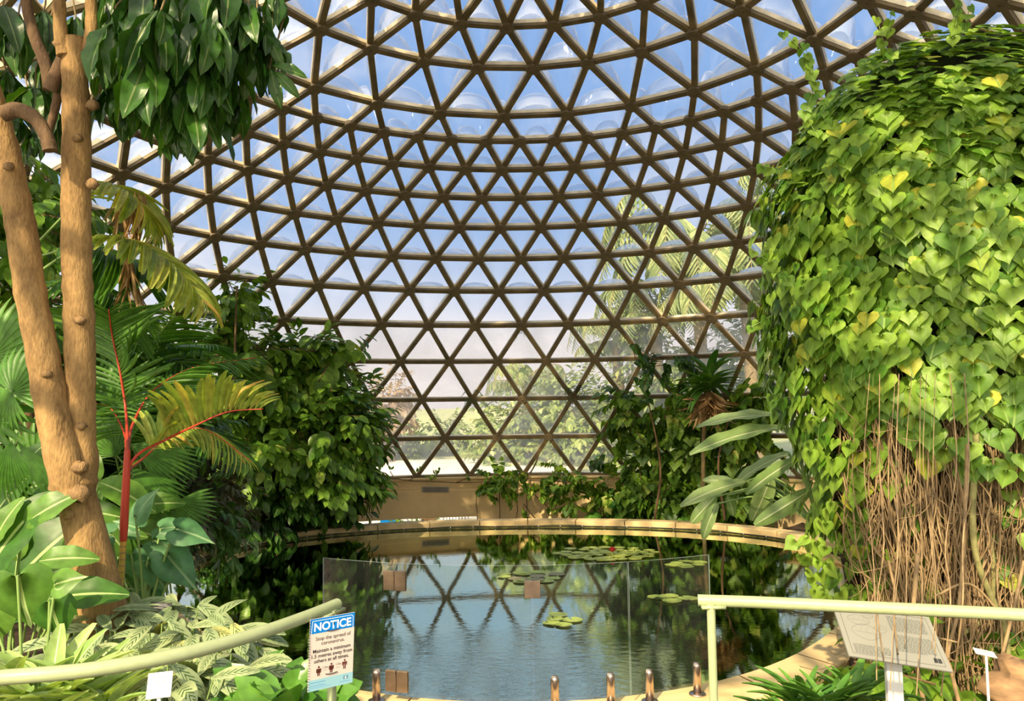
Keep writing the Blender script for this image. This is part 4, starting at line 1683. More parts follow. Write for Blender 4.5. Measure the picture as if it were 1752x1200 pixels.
bush('dense_shrub', 'big rounded glossy shrub overhanging the far left kerb', 'shrub',
     [(540, 735, 16.9, 98, 108, 1.1), (480, 670, 16.8, 80, 62, 1.0), (445, 765, 16.2, 78, 88, 1.0), (560, 820, 16.9, 76, 36, .9), (590, 755, 17.0, 52, 72, .7), (515, 625, 16.8, 55, 35, .6)],
     8200, .29, T_OVAL, ML['shrub'], [([(470, 905), (480, 850), (500, 770)], 17.2, .06), ([(500, 900), (520, 840), (560, 760)], 17.4, .06), ([(440, 905), (430, 840), (420, 760)], 16.8, .05)], .05, shell=.35)
root = thing('leaning_sapling', P(560, 780, 16.6), 'upright shoots with large leaves sticking up above the big shrub', 'sapling')
mbl, mbs = MB(), MB()
crown(mbl, [(572, 600, 16.7, 14, 34, .3), (520, 600, 16.5, 22, 26, .3), (440, 610, 15.6, 30, 30, .3)], 170, .42, T_OVAL, mbs, droop=.8, shell=.2)
trunk(mbs, [(560, 780), (566, 690), (572, 600)], [.04, .03, .02], 16.4, 8)
mbl.build('leaf', ML['wallvine'], root)
mbs.build('stem', M['bark_dark'], root)

bush('dome_climber', 'leafy climber going up the dome frame above the shrub, left side', 'climbing plant',
     [(405, 520, .15, 14, 40, .3), (398, 575, .15, 18, 45, .3), (345, 590, .15, 34, 16, .3), (312, 585, .15, 16, 14, .2), (440, 600, .3, 40, 24, .3), (395, 490, .15, 6, 12, .2), (420, 490, .15, 5, 16, .2), (300, 650, .4, 40, 50, .4), (250, 600, .3, 26, 60, .4)],
     1700, .26, T_OVAL, ML['shrub'], [([(400, 700), (402, 600), (405, 490)], 14.9, .03)], .05, shell=.2)
bush('twiggy_bush', 'dull small-leaved bush on the bank left of the far kerb', 'bush',
     [(330, 820, 11.5, 75, 60, .8), (290, 900, 10.5, 65, 60, .7), (370, 870, 12.5, 60, 45, .7), (300, 770, 12, 60, 50, .7)],
     4200, .13, T_SMALL, ML['twiggy'], [([(320, 960), (320, 880), (310, 800)], 11.5, .03)], .36, shell=.2, jit=.8)
bush('light_green_bush', 'light green leafy shoots on the bank above the left kerb', 'bush',
     [(345, 880, 11.0, 40, 40, .4), (300, 720, 10, 70, 60, .6), (375, 920, 11.2, 34, 14, .35)], 700, .19, T_OVAL, ML['taro'], [([(345, 950), (345, 880)], 11, .02)], .3, shell=.2)
bush('kerb_herb', 'small bright herb spilling over the left pond kerb', 'bush', [(372, 922, 14.6, 34, 13, .3), (352, 915, 14.5, 24, 18, .3)], 700, .085, T_SMALL, ML['bromel'], [], .1, shell=.1)
r_ = leafy_thing('dark_paddle_plant', 530, 925, 17.1, .0, 'dark paddle-leaved plant drooping over the kerb below the big shrub', 'plant',
                 [(545, 855, -40, 70), (560, 858, -15, 50), (520, 860, -80, 60), (500, 850, -120, 60), (470, 860, -95, 60), (570, 868, -60, 50), (440, 855, -110, 60), (545, 878, -62, 65), (480, 850, 60, 50), (585, 862, -25, 40), (500, 835, 30, 60), (455, 870, -60, 40), (540, 850, 40, 50), (420, 850, -60, 60), (530, 870, -130, 50)],
                 ML['crown'], T_OVAL, wsc=.75, face=(.6, .8))
bush('shade_bush', 'deep green bush filling the bank under the big shrub', 'bush',
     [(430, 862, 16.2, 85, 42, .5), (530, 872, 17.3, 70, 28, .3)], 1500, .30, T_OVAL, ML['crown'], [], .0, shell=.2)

bush('left_tree', 'leafy tree filling the left edge behind the forked stems', 'tree',
     [(20, 420, 8.6, 95, 90, .8), (-10, 300, 8.8, 80, 70, .7), (90, 360, 9.2, 60, 45, .6), (40, 540, 8.4, 90, 60, .8), (110, 590, 9.0, 55, 80, .7), (20, 640, 9.4, 70, 50, .7)],
     2600, .21, T_OVAL, ML['shrub'], [([(20, 900), (30, 650), (60, 450), (80, 330)], 9.0, .05), ([(-20, 640), (70, 610), (130, 600)], 8.9, .03), ([(30, 650), (-10, 450)], 9, .04)], shell=.3, droop=.7)
bush('green_thicket', 'dense green thicket behind the fan palms at the left edge', 'thicket',
     [(40, 760, 9.6, 110, 90, .9), (140, 800, 9.8, 90, 90, .9), (230, 720, 10.6, 80, 90, .9), (60, 900, 9.2, 100, 60, .8), (160, 680, 10.4, 80, 60, .8)],
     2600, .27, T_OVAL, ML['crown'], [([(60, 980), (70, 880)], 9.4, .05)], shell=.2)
root = thing('spiky_palm', P(215, 900, 9.6), 'dark green feather palm whose arching fronds fill the gap right of the forked tree', 'palm')
cb = P(215, 860, 9.6)
for pts, lf in (([cb, P(220, 720, 9.5), P(255, 600, 9.3), P(300, 540, 9.0)], .8), ([cb, P(250, 740, 9.4), P(320, 660, 9.1), P(420, 650, 8.8)], .8), ([cb, P(200, 720, 9.6), P(180, 600, 9.4), P(165, 520, 9.2)], .8),
                ([cb, P(260, 790, 9.3), P(340, 740, 9.0), P(430, 790, 8.8)], .7), ([cb, P(190, 760, 9.2), P(140, 700, 9.0), P(70, 680, 8.8)], .8), ([cb, P(240, 700, 9.9), P(290, 600, 10), P(370, 590, 9.8)], .8), ([cb, P(235, 720, 9.7), P(270, 620, 9.7), P(360, 640, 9.5)], .7)):
    fronds(root, 'frond', ML['palm'], M['green_stem'], [(pts, lf, 40, T_LEAFLET, .014, .2, .1, .5, .25)])

# ------------------------------------------------------------------ vine-covered column on the right
vc = P(1668, 700, 7.7)
VX, VY = vc[0], vc[1]
PZ = [0.0, .8, 1.5, 2.0, 2.5, 3.2, 4.0, 4.5, 4.95, 5.35, 5.7, 5.98]
YS = .80
SX, SY = P(1590, 700, 7.2)[:2]
PRD = [1.28, 1.36, 1.47, 1.58, 1.69, 1.80, 1.82, 1.75, 1.60, 1.38, 1.10, .6]


def vrad(z):
    return np.interp(z, PZ, PRD)


t6 = thing('vine_covered_tree', (VX, VY, .05), 'tree buried under a towering mass of heart-leaved vine', 'vine-covered tree')
mb = MB()
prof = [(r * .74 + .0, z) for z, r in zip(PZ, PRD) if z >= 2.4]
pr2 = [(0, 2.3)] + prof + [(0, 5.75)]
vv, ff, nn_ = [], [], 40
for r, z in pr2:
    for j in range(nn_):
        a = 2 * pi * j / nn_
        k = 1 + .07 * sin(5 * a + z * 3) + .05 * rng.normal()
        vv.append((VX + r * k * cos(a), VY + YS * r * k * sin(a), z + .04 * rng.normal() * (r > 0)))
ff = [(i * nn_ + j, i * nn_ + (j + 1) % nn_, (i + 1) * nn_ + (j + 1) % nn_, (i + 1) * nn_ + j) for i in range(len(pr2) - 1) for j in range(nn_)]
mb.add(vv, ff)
mb.build('shade_core', M['dark_core'], t6)  # dark inner shell, its colour stands for the shade between the leaves
mb = MB()
zs = np.linspace(-.1, 2.9, 12)
for k in range(5):
    x0, y0 = SX + rng.uniform(-.35, .45), SY + rng.uniform(.2, .7)
    tube(mb, [(x0 + .06 * sin(z * 2 + k), y0 + .05 * cos(z * 3 + k), z) for z in zs], .24 + .05 * rng.random(), 12)
mb.build('trunk', M['core'], t6)
mb, mo = MB(), MB()
for i in range(760):
    a = rng.uniform(-pi * .95, 0.05)
    r1 = rng.uniform(.35, .80)
    zt = rng.uniform(1.7, 3.1)
    zb = rng.uniform(-.05, .9) if rng.random() < .75 else rng.uniform(.6, 1.6)
    xo = .12 + rng.normal() * .10
    p0 = (SX + cos(a) * r1 * 1.25 + .1, SY + .3 + sin(a) * r1 * 1.2, zt)
    p1 = (SX + xo * .6 + cos(a) * r1 * .9, SY + .3 + sin(a) * r1 * rng.uniform(.9, 1.3), zb)
    tube(mb, spline(wander(p0, p1, .028 + .035 * rng.random(), 10), 3), rng.uniform(.0028, .0075), 4, cap=False)
for i in range(90):
    a = rng.uniform(-pi * .95, 0.2)
    z = rng.uniform(.3, 2.4)
    p0 = np.array([SX + cos(a) * .9, SY + .3 + sin(a) * .9, z])
    tube(mb, spline(wander(p0, p0 + np.array([rng.uniform(-.6, .6), rng.uniform(-.2, .2), rng.uniform(-.5, .3)]), .03, 6, .1), 3), .003, 4, cap=False)
for px, D, r in (([(1580, 1200), (1565, 1120), (1562, 1060), (1570, 950)], 5.6, .016), ([(1640, 1200), (1620, 1130), (1585, 1100), (1560, 1075)], 5.7, .015), ([(1728, 1190), (1720, 1080), (1700, 1030), (1672, 960), (1664, 880), (1670, 740), (1660, 600)], 6.5, .026),
                 ([(1630, 1200), (1622, 1120), (1640, 1040), (1650, 900), (1655, 760)], 6.3, .014), ([(1752, 960), (1735, 1040), (1715, 1120)], 6.2, .013), ([(1690, 900), (1700, 980), (1690, 1050), (1640, 1090)], 6.6, .02),
                 ([(1600, 1020), (1660, 1000), (1720, 1060)], 6.4, .010), ([(1520, 960), (1540, 1060), (1528, 1130)], 6.1, .010), ([(1497, 1075), (1560, 1082), (1640, 1100)], 5.6, .007)):
    q = spline([P(x, y, D) for x, y in px], 6)
    tube(mo if r > .018 else mb, q, r, 8)
for x0, x1, yb, D in ((1488, 1500, 1165, 3.95), (1532, 1523, 1180, 3.9), (1538, 1536, 1120, 3.85), (1560, 1548, 1110, 3.8), (1505, 1512, 1130, 3.9), (1575, 1568, 1190, 3.75), (1600, 1590, 1150, 4.2), (1625, 1610, 1190, 4.4), (1650, 1632, 1160, 4.6), (1585, 1600, 1120, 4.1)):
    q = spline([P(x0, 640, 6.1), P(x0 + rng.uniform(-12, 12), 790, 5.4), P(x0 + rng.uniform(-9, 9), 930, 4.7), P((x0 + x1) / 2 + rng.uniform(-9, 9), 1030, 4.15), P(x1, yb, D - .25)], 5)
    tube(mb, q, rng.uniform(.002, .005), 5, cap=False)
mb.build('hanging_stem', M['stem_tan'], t6)
mo.build('mossy_stem', M['stem_olive'], t6)
mbl, mbs = MB(), MB()


def vine_leaves(n, zlo, zhi, alo, ahi, smin=.12, smax=.21, push=(.94, 1.06), rnd=None):
    z = rng.uniform(zlo, zhi, n)
    a = rng.uniform(alo, ahi, n)
    r = vrad(z) * (1 + .055 * np.sin(a * 7 + z * 4) + .04 * np.sin(a * 13 - z * 6)) * rng.uniform(push[0], push[1], n)
    pos = np.stack([VX + r * np.cos(a), VY + YS * r * np.sin(a), z], -1)
    slope = np.clip((z - 4.3) / 1.2, 0, 1)[:, None]
    u = np.stack([np.cos(a), np.sin(a), np.zeros(n)], -1)
    d = nrm(u * (.30 + .75 * slope) - Z * (1.0 - .25 * slope) + rdir(n) * .32)
    up = nrm(u * (.95 - .3 * slope) + Z * (.45 + .7 * slope) + rdir(n) * .22)
    scatter(mbl, T_HEART, pos, d, up, rng.uniform(smin, smax, n) * (1 - .15 * slope[:, 0]), rnd=rnd)
    for i in range(0, n, 5):
        tube(mbs, [pos[i] - u[i] * .18 + Z * .05, pos[i]], .0025, 3, cap=False)


vine_leaves(3300, 3.0, 5.4, -pi * 1.15, pi * .15)
vine_leaves(1200, 2.5, 5.4, -pi * 1.15, pi * .15, push=(.80, .95))
n = 1500
rr = np.sqrt(rng.random(n)) * 1.75
zz = np.interp(rr, [0, .6, 1.10, 1.38, 1.6, 1.75], [6.0, 5.95, 5.68, 5.33, 4.93, 4.5])
aa_ = rng.uniform(-pi, pi, n)
u = np.stack([np.cos(aa_), np.sin(aa_), np.zeros(n)], -1)
pos = np.stack([VX + rr * np.cos(aa_), VY + YS * rr * np.sin(aa_), zz + rng.uniform(-.12, .08, n)], -1)
scatter(mbl, T_HEART, pos, nrm(u * .9 - Z * .5 + rdir(n) * .4 - np.array([0, .4, 0])), nrm(Z + u * .5 - np.array([0, .5, 0]) + rdir(n) * .25), rng.uniform(.11, .19, n))
vine_leaves(700, 2.5, 3.1, -pi * 1.1, pi * .1)
vine_leaves(300, 2.0, 2.6, -pi * 1.1, pi * .1)
vine_leaves(180, 1.3, 2.5, -pi * 1.1, -pi * .82)
vine_leaves(70, 1.0, 2.1, -pi * .8, 0, push=(.80, .95))
vine_leaves(80, .7, 1.5, -pi * 1.05, -pi * .80, .12, .2, (.9, 1.05))
vine_leaves(34, .3, 1.3, -pi * .75, -.1, .10, .18, (.75, .9))
vine_leaves(400, 3.0, 5.2, pi * .15, pi * .85)
# big crumpled leaves low on the left side, and the loose tips that stand off the mass
for x, y, s, an in ((1395, 900, 40, -80), (1380, 925, 45, -110), (1410, 960, 40, -80), (1395, 985, 38, -60), (1412, 1000, 36, -95), (1378, 945, 30, -60), (1420, 925, 36, -75), (1420, 1020, 34, -80), (1400, 870, 34, -100), (1448, 1105, 0, 0)):
    if s:
        for q in range(3):
            bigleaf(mbl, mbs, x + rng.uniform(-22, 22), y + rng.uniform(-14, 14), 6.5 + rng.uniform(-.2, .2), an + rng.uniform(-45, 45), s * rng.uniform(.6, 1.05), T_HEART, rnd=rng.uniform(.6, .93), face=(rng.uniform(.2, .9), rng.uniform(0, .8)), wsc=rng.uniform(.6, 1))
mbl.build('foliage', ML['vine'], t6)
mbs.build('leaf_stalk', M['green_stem'], t6)
for px, D in (([(1340, 55), (1378, 95), (1392, 150), (1378, 190), (1400, 235)], 6.9), ([(1378, 75), (1386, 120), (1405, 160), (1412, 210)], 6.9), ([(1500, 30), (1515, 80), (1530, 95)], 7.0), ([(1640, 0), (1636, 40), (1630, 66)], 7.0),
              ([(1290, 430), (1325, 455), (1350, 480)], 6.9), ([(1305, 285), (1340, 290), (1370, 300)], 6.9), ([(1660, 10), (1650, 50)], 7.0), ([(1286, 560), (1320, 540)], 6.9), ([(1400, 235), (1430, 215), (1470, 190)], 6.9), ([(1525, 20), (1520, 60)], 7)):
    mbl, mbs = MB(), MB()
    q = spline([P(x, y, D) for x, y in px], 8)
    tube(mbs, q, .003, 4, cap=False)
    for p in q[::3]:
        scatter(mbl, T_HEART, [p], [nrm(rdir(1)[0] * .7 - Z)], [nrm(-FWD + rdir(1)[0] * .5)], rng.uniform(.07, .13))
    o = mbs.build('climbing_shoot', M['green_stem'], t6)
    tag(mbl.build('leaves', ML['vine'], o), kind='stuff')

# plants around the foot of the column
for k, (x, y, D, lb) in enumerate(((1378, 1225, 4.5, 'strap-leaved bromeliad against the kerb, nearest the handrail post'), (1420, 1235, 4.3, 'strap-leaved bromeliad at the lower edge before the information panel'), (1462, 1215, 4.6, 'strap-leaved bromeliad beside the information panel post'), (1360, 1265, 4.3, 'low strap-leaved bromeliad at the lower edge by the yellow kerb'))):
    c = P(x, y, D)
    root = thing('bromeliad', (c[0], c[1], .05), lb, 'plant', 'bromeliads below the information panel')
    mbl = MB()
    rosette(mbl, c, 24, .36, T_STRAPW, (.8, 3.2), .75)
    mbl.build('leaf', ML['bromel'], root)
    mb = MB()
    tube(mb, [(c[0], c[1], 0), tuple(c)], .03, 8)
    mb.build('stem', M['green_stem'], root)
c = P(1752, 1178, 5.9)
mb = MB()
th_ = np.linspace(0, pi, 13)
vv = []
for a in th_:
    for b in np.linspace(0, 2 * pi, 21)[:-1]:
        u = np.array([sin(a) * cos(b), sin(a) * sin(b), cos(a)])
        k = 1 + .14 * sin(5 * u[0] + 3 * u[2]) + .10 * sin(11 * u[2] + 4 * u[0]) + .05 * rng.normal()
        vv.append(c + u * np.array([.27, .25, .20]) * k)
mb.add(vv, [(i * 20 + j, i * 20 + (j + 1) % 20, (i + 1) * 20 + (j + 1) % 20, (i + 1) * 20 + j) for i in range(12) for j in range(20)])
rk = mat_plain('brown_rock', (.40, .24, .12), .9, nscale=5, col2=(.18, .11, .06), bump=1.0, stretch=(1, 1, 3))
o = tag(mb.build('rock', rk), 'brown layered rock at the lower right corner', 'rock')
bush('right_undergrowth', 'dark undergrowth between the vine column and the right edge', 'bush',
     [(1700, 880, 9.0, 70, 80, .6), (1740, 1000, 8.6, 70, 80, .6), (1690, 1090, 7.0, 70, 40, .5), (1770, 780, 9.4, 60, 100, .6), (1600, 1130, 7.2, 120, 40, .5), (1480, 1150, 5.6, 60, 30, .4), (1660, 1160, 6.2, 70, 30, .4)],
     1700, .20, T_OVAL, ML['wallvine'], [], .05, shell=.2)

# ------------------------------------------------------------------ long pale leaves reaching in front of the wall vine
root = thing('banana_plant', P(1400, 900, 9.5), 'banana-like plant with long pale leaves left of the vine column', 'plant')
g = P(1400, 900, 9.5)
for x, y, D, ang, l_, fc in ((1338, 712, 9.6, 176, 150, (.35, 1)), (1340, 732, 9.4, 185, 170, (.35, 1)), (1275, 824, 9.6, 192, 122, (.5, .9)), (1365, 785, 9.4, 207, 110, (.6, .9)), (1388, 838, 8.6, 213, 118, (.95, .2)), (1350, 775, 10, 200, 115, (.3, 1)), (1225, 850, 11, 225, 65, (.7, .6)),
                             (1262, 828, 11.5, 165, 60, (.6, .8)), (1228, 862, 10.5, 240, 70, (.5, .8)), (1245, 848, 11, -70, 42, (.9, .3)), (1320, 815, 10, 250, 90, (.8, .4)), (1300, 640, 10.2, 62, 95, (.9, .2)), (1310, 560, 10.2, 60, 90, (.9, .2))):
    mbl, mbs = MB(), MB()
    bigleaf(mbl, mbs, x, y, D, ang, l_, T_BANANA, g, wsc=1.0 if l_ > 100 else 1.5, face=fc, rs=.012)
    o = mbl.build('leaf', ML['banana'], root)
    mbs.build('leaf_stalk', M['green_stem'], o)

# ------------------------------------------------------------------ wall vine, rosette tree and creepers along the far wall
bush('wall_vine', 'dark heart-leaved vine covering the dome frame right of the clear panes', 'climbing plant',
     [(1078, 715, .15, 38, 55, .2), (1120, 780, .25, 65, 65, .25), (1190, 770, .3, 70, 75, .25), (1270, 750, .3, 55, 80, .25), (1160, 695, .2, 45, 40, .2), (1150, 850, .4, 110, 30, .3), (1280, 840, .4, 60, 45, .3), (1065, 835, .3, 45, 34, .25), (1300, 690, .3, 40, 50, .2)],
     3100, .25, T_HEARTS, ML['wallvine'], [([(1120, 890), (1130, 800), (1110, 690)], 18, .03), ([(1240, 890), (1230, 780), (1270, 660)], 17.4, .03)], -.2, droop=1.0, shell=.1, face=1.0)
bush('vine_shoots', 'loose dark vine shoots hanging on the frame above the wall vine', 'climbing plant',
     [(1083, 600, .15, 8, 12, .1), (1090, 625, .15, 8, 14, .1), (1110, 640, .15, 26, 16, .2), (1150, 620, .15, 30, 14, .2), (1185, 625, .15, 20, 30, .2), (1085, 660, .15, 16, 14, .2), (1015, 790, .15, 10, 16, .1), (1030, 780, .15, 8, 20, .1)],
     150, .22, T_HEARTS, ML['crown'], [([(1080, 590), (1100, 625), (1180, 620)], 18.3, .012)], .5, droop=1.0, shell=.1)
bush('wall_foot_plants', 'bright broad-leaved seedlings at the foot of the wall vine', 'bush',
     [(1010, 880, 19.2, 30, 14, .2), (1060, 874, 19.1, 40, 22, .25), (1125, 878, 18.9, 45, 18, .25), (1180, 882, 18.6, 40, 14, .25)], 420, .30, T_OVAL, ML['bromel'], [], -.3, shell=.1)
root = thing('rosette_tree', P(1205, 892, 17.9), 'thin-stemmed rosette plant with green top leaves and dry brown skirt', 'plant')
mbl, mbd, mb = MB(), MB(), MB()
trunk(mb, [(1204, 893), (1203, 800), (1205, 730), (1212, 672)], [.05, .045, .045, .05], [17.9, 17.8, 17.5, 17.2], 8)
c = P(1213, 668, 17.2)
rosette(mbl, c, 46, .84, T_STRAP, (-.2, 2.2), 1.7)
rosette(mbl, P(1215, 652, 17.15), 12, .8, T_STRAPW, (1.2, 3.5), 1.2)
n = 90
a = rng.uniform(0, 2 * pi, n)
scatter(mbd, T_STRAP, np.repeat(c[None], n, 0) - Z * .05, nrm(np.stack([np.cos(a), np.sin(a), rng.uniform(-2.5, -.4, n)], -1)), rdir(n), rng.uniform(.4, .9, n), 1.3)
mbl.build('leaf', ML['bromel'], root)
mbd.build('dry_leaf', ML['dry'], root)
mb.build('stem', M['twig'], root)

WR = 10.22


def on_wall(x, y, dr=0.0):
    return Pcyl(x, y, DC[0], DC[1], WR - dr, far=True)


bush('wall_creeper', 'ivy-like creeper with clumps hanging over the yellow wall', 'climbing plant',
     [(830, 840, 19.2, 15, 14, .12), (856, 838, 19.2, 22, 16, .12), (850, 815, 19.4, 38, 12, .15), (890, 815, 19.4, 25, 8, .1), (935, 828, 19.3, 40, 8, .1), (957, 845, 19.1, 12, 24, .12), (975, 862, 19.0, 14, 22, .12), (1000, 830, 19.0, 30, 16, .15), (955, 800, 19.5, 12, 14, .1), (895, 870, 19.1, 4, 6, .05)],
     620, .17, T_HEARTS, ML['wallvine'], [], .5, droop=.9, shell=.1)
root = tag(bpy.data.objects.new('creeper_roots', None), 'bare brown creeper stems trailing down the yellow wall', 'climbing plant')
SC.collection.objects.link(root)
mb = MB()
for px in ([(826, 825), (815, 850), (817, 890)], [(854, 830), (855, 890)], [(882, 838), (886, 870), (882, 890)], [(902, 840), (901, 890)], [(895, 862), (910, 880), (918, 890)], [(905, 838), (935, 866), (955, 885)], [(920, 838), (945, 870)], [(660, 818), (700, 822), (780, 826), (880, 822), (1000, 826)],
           [(700, 822), (715, 812), (722, 800)], [(740, 820), (752, 806)], [(780, 826), (800, 818)], [(640, 828), (670, 818), (668, 806)]):
    q = [on_wall(x, y, .03 + .02 * rng.random()) for x, y in px]
    tube(mb, spline(q, 5) + rng.normal(size=(len(spline(q, 5)), 3)) * .008, .010, 4)
mb.build('stem', M['bark_dark'], root)
mb = MB()
for x, y in ((668, 804), (722, 800), (712, 808), (752, 806), (745, 812), (800, 816), (735, 816), (660, 820)):
    scatter(mb, T_SMALL, on_wall(x, y, .05)[None].repeat(4, 0), nrm(rdir(4) + Z * .4), rdir(4), .13)
mb.build('leaf', ML['wallvine'], root)
# small ferns rooted on the frame joints
for x, y, n, s, lb in ((808, 682, 9, .34, 'small fern tuft growing on a dome joint, left one of two'), (984, 680, 22, .42, 'larger fern tuft growing on a dome joint near the wall vine'), (890, 572, 5, .16, 'tiny plant tuft on a high dome joint'), (925, 760, 14, .40, 'leggy plant growing up the lowest panes left of the wall vine')):
    c = on_wall(x, y) if y > 700 else P(x, y, 19.0)
    root = thing('frame_fern', c, lb, 'fern', 'tufts growing on the dome frame')
    mbl, mbs = MB(), MB()
    for i in range(n):
        d = nrm(rdir(1)[0] * np.array([1, .3, 1]) + Z * (.5 if y < 700 else .8))
        e = c + d * s * rng.uniform(.5, 1.1)
        frond(mbl, mbs, [c, c + d * s * .5 + Z * .05, e - Z * .10], .10, 9, T_LEAFLETW, .004, .1, .1, .5, .1)
    if y > 700:
        tube(mbs, spline([on_wall(900, 822), on_wall(918, 790), c], 4), .02, 5)
    mbl.build('frond', ML['crown'], root)
    mbs.build('stalk', M['bark_dark'], root)

# small grey vent in the wall top
p = on_wall(745, 838, -.08)
mb = MB()
e1 = nrm(on_wall(765, 838, -.08) - on_wall(725, 838, -.08))
e2 = np.cross(e1, Z)
box(mb, p + e2 * .0, (.66, .05, .13), (e1, e2, Z))
o = tag(mb.build('wall_vent', M['path'], smooth=False), 'grey rectangular vent in the top band of the yellow wall', 'vent')
mb = MB()
for k in range(5):
    box(mb, p + Z * (.045 - k * .0225), (.60, .07, .006), (e1, e2, Z))
mb.build('slat', M['hose'], o, smooth=False)

# ------------------------------------------------------------------ what shows through the low opening
def court_pt(a, r, z):
    return np.array(pol(a, r, z))


for a, wdt, h0, h1, lb, mt in ((-.285, .62, -1.2, .02, 'white framed window with a blue poster behind the low wall opening', blue), (-.205, .5, -1.25, -.02, 'brown timber door seen through the low wall opening', M['bark_dark']), (-.15, .7, -1.2, .02, 'white barred gate at the right end of the low opening', M['court'])):
    c = court_pt(a, 13.6, (h0 + h1) / 2)
    u = nrm(np.array([cos(a), -sin(a), 0]))
    n_ = np.array([sin(a), cos(a), 0])
    nm = 'court_window' if 'window' in lb else ('court_door' if 'door' in lb else 'court_gate')
    root = thing(nm, (c[0], c[1], -1.35), lb, nm.split('_')[1])
    mb = MB()
    hh = h1 - h0
    for s in (-1, 1):
        box(mb, c + u * s * wdt / 2, (.05, .06, hh + .05), (u, n_, Z))
        box(mb, c + Z * s * hh / 2, (wdt + .05, .06, .05), (u, n_, Z))
    mb.build('frame', M['white'], root, smooth=False)
    mb = MB()
    if 'gate' in lb:
        for k in range(9):
            box(mb, c + u * wdt * (k / 8 - .5), (.02, .03, hh), (u, n_, Z))
        mb.build('bars', ink, root, smooth=False)
    else:
        box(mb, c, (wdt - .04, .03, hh - .04), (u, n_, Z))
        mb.build('panel', mt, root, smooth=False)
mb = MB()
for k in range(2):
    c = court_pt((-.375, -.345)[k], 10.46, -.68)
mb = MB()
c = court_pt(-.368, 10.46, -.69)
tube(mb, [c - Z * .66, c + Z * .66], .035, 10)
tag(mb.build('opening_post', M['white']), 'thin white post standing in the low wall opening', 'post')
bush('court_hedge', 'green hedge visible through the low wall opening', 'hedge', [(690, 900, 22.5, 30, 40, .3), (715, 905, 22.5, 30, 40, .3)], 500, .14, T_SMALL, ML['shrub'], [], -1.35, shell=.2)

# ------------------------------------------------------------------ lily pads
def pad_mesh(seed):
    r_ = np.random.default_rng(seed)
    mb = MB()
    n = 22
    an = np.linspace(.10, 2 * pi - .10, n)
    v = [(0, 0, .004)] + [(cos(a) * .55, sin(a) * .55, .004) for a in an] + [(cos(a) * (1 + .02 * r_.normal()), sin(a), .010 + .006 * r_.random()) for a in an]
    mb.add(v, [(0, 1 + i, 2 + i) for i in range(n - 1)], uv=[(.5, .5)] * len(v))
    mb.add(v, [(1 + i, 1 + n + i, 2 + n + i, 2 + i) for i in range(n - 1)], uv=[(.2, .5)] * len(v))
    return mb


zones = [((1038, 948), 84, 12, 52, .115, 'yellow-green lily pad in the far raft of pads, right of the middle'),
         ((1178, 966), 30, 5, 9, .12, 'lily pad in the small group by the far right kerb'),
         ((962, 1062), 30, 9, 6, .11, 'lily pad in the small group nearest the glass fence'),
         ((905, 988), 55, 9, 14, .13, 'dull lily pad in the sparse patch behind the single hinge plate'),
         ((1150, 1025), 34, 6, 7, .12, 'lily pad floating left of the handrail end')]
first = None
pads = []
for (cx_, cyy, rx, ry, n, s, lb), gi in zip([(z[0][0], z[0][1], *z[1:]) for z in zones], range(5)):
    for k in range(n):
        for _ in range(30):
            a, rr2 = rng.uniform(0, 2 * pi), sqrt(rng.random())
            x, y = cx_ + rx * rr2 * cos(a), cyy + ry * rr2 * sin(a)
            w = Pz(x, y, .004)
            if all(hypot(w[0] - q[0], w[1] - q[1]) > (s + q[2]) * .78 for q in pads):
                break
        pads.append((w[0], w[1], s))
        if first is None:
            o = pad_mesh(3).build('lily_pad', ML['pad'])
            first = o
        else:
            o = first.copy()
            SC.collection.objects.link(o)
        o.location = (w[0], w[1], .002 + .0012 * (k % 5))
        sc = s * rng.uniform(.75, 1.15)
        o.scale = (sc, sc, 1)
        o.rotation_euler = (0, 0, rng.uniform(0, 6.28))
        tag(o, lb, 'lily pad', lb.replace('lily pad', 'lily pads', 1))
        if gi == 3:
            o.material_slots[0].link = 'OBJECT'
            o.material_slots[0].material = ML['pad_brown'] if k % 3 == 0 else ML['pad']
w = Pz(1048, 950, .01)
root = thing('water_lily', w, 'single dark red water lily flower among the far pads', 'flower')
mb, ms_ = MB(), MB()
pet = leaf_t(lambda t: .22 * sin(pi * min(t, .999)) + .01, 4, 1, fold=.3, droop=-.2)
for lay, (n, lf) in enumerate(((9, .6), (7, 1.4), (5, 3))):
    a = np.arange(n) * 2 * pi / n + lay * .4
    scatter(mb, pet, np.repeat((w + Z * .04)[None], n, 0), nrm(np.stack([np.cos(a), np.sin(a), np.full(n, lf)], -1)), np.repeat(Z[None], n, 0), .10)
mb.build('petal', mat_plain('red_petal', (.45, .02, .03), .5), root)
tube(ms_, [w - Z * .02, w + Z * .05], .008, 6)
ms_.build('flower_stalk', M['green_stem'], root)

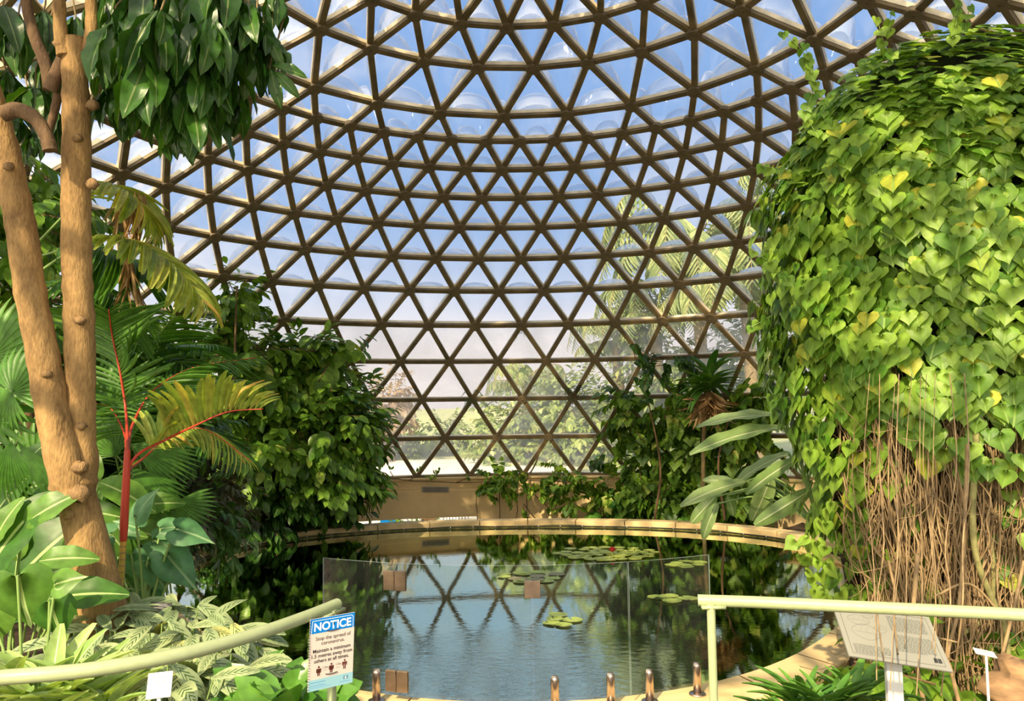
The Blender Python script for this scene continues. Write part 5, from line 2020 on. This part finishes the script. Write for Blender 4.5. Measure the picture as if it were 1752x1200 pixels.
# ------------------------------------------------------------------ trees outside, seen through the panes
outs = [
    ('outside_tree', 'reddish bare-looking tree outside the dome, left of the clear panes', [(668, 690, 30, 40, 60, 1.2), (640, 740, 30, 40, 50, 1.2)], 1500, .25, 'outred'),
    ('outside_bush', 'hazy grey-green bush outside behind the lowest panes, left', [(740, 745, 33, 50, 35, 1.5), (700, 770, 32, 60, 28, 1.5), (800, 760, 33, 50, 40, 1.5)], 1800, .26, 'out'),
    ('outside_bush', 'yellow-green bamboo-like thicket outside behind the middle panes', [(860, 740, 30, 60, 60, 1.6), (920, 720, 29, 60, 70, 1.6), (900, 790, 28, 90, 40, 1.6)], 3200, .30, 'out'),
    ('outside_tree', 'leafy tree outside behind the larger fern tuft', [(980, 700, 28, 60, 70, 1.6), (1010, 770, 27, 70, 60, 1.6), (1050, 690, 30, 50, 60, 1.6)], 3200, .30, 'out'),
    ('outside_tree', 'tall leafy tree outside behind the wall vine', [(1130, 620, 30, 70, 70, 1.8), (1200, 680, 28, 90, 90, 1.8), (1120, 740, 28, 80, 70, 1.8), (1290, 620, 28, 80, 110, 1.8)], 4200, .32, 'out'),
    ('outside_bush', 'low green hedge outside on the left side of the dome', [(350, 760, 26, 160, 40, 1.5), (150, 740, 26, 120, 60, 1.5), (560, 790, 28, 80, 24, 1)], 2600, .3, 'out'),
    ('outside_tree', 'tree outside seen beyond the vine column', [(1450, 560, 26, 120, 120, 2), (1650, 600, 26, 150, 120, 2)], 2500, .34, 'out'),
]
for nm, lb, el_, n, s, mt in outs:
    st_ = [([(e[0], 800), (e[0] + 5, (e[1] + 800) / 2), (e[0], e[1])], e[2], .10) for e in el_[:2]]
    bush(nm, lb, 'tree' if 'tree' in nm else 'bush', el_, n, s, T_SMALL, ML[mt], st_, .8, shell=.1, stem_mat=M['twig'])


def out_palm(x, y, D, R, n, label, ybase=800):
    c = P(x, y, D)
    root = thing('outside_palm', (c[0], c[1], .8), label, 'palm', 'palms outside the dome')
    mbl, mbs = MB(), MB()
    tube(mbs, spline([(c[0] + .3, c[1], .7), (c[0] + .1, c[1], c[2] * .5), tuple(c)], 6), .20, 10)
    for i in range(n):
        a = 2 * pi * i / n + rng.random() * .4
        h = rng.uniform(-.3, 1.1)
        d = np.array([cos(a), sin(a), h])
        d = d / np.linalg.norm(d)
        hv = np.array([cos(a), sin(a), 0])
        pts = [c, c + d * R * .45, c + hv * R * .8 + Z * R * (h * .45 - .05), c + hv * R * 1.0 + Z * R * (h * .3 - .45)]
        frond(mbl, mbs, pts, R * .30, 26, T_LEAFLETW, .03, .12, -.05, .5, .55)
    mbl.build('frond', ML['outpalm'], root)
    mbs.build('trunk', M['twig'], root)


out_palm(1190, 420, 27, 3.3, 24, 'tallest palm outside, its crown high behind the dome right of the middle')
out_palm(1275, 480, 25, 3.0, 20, 'palm outside partly hidden by the vine column, crown high')
out_palm(1120, 530, 29, 2.3, 18, 'shorter palm outside just left of the tallest one')
out_palm(1055, 585, 31, 1.9, 16, 'small palm outside above the leafy tree')
out_palm(900, 650, 32, 1.7, 14, 'small windswept palm outside behind the middle panes')
out_palm(1400, 330, 27, 3.0, 18, 'palm outside behind the top left of the vine column')
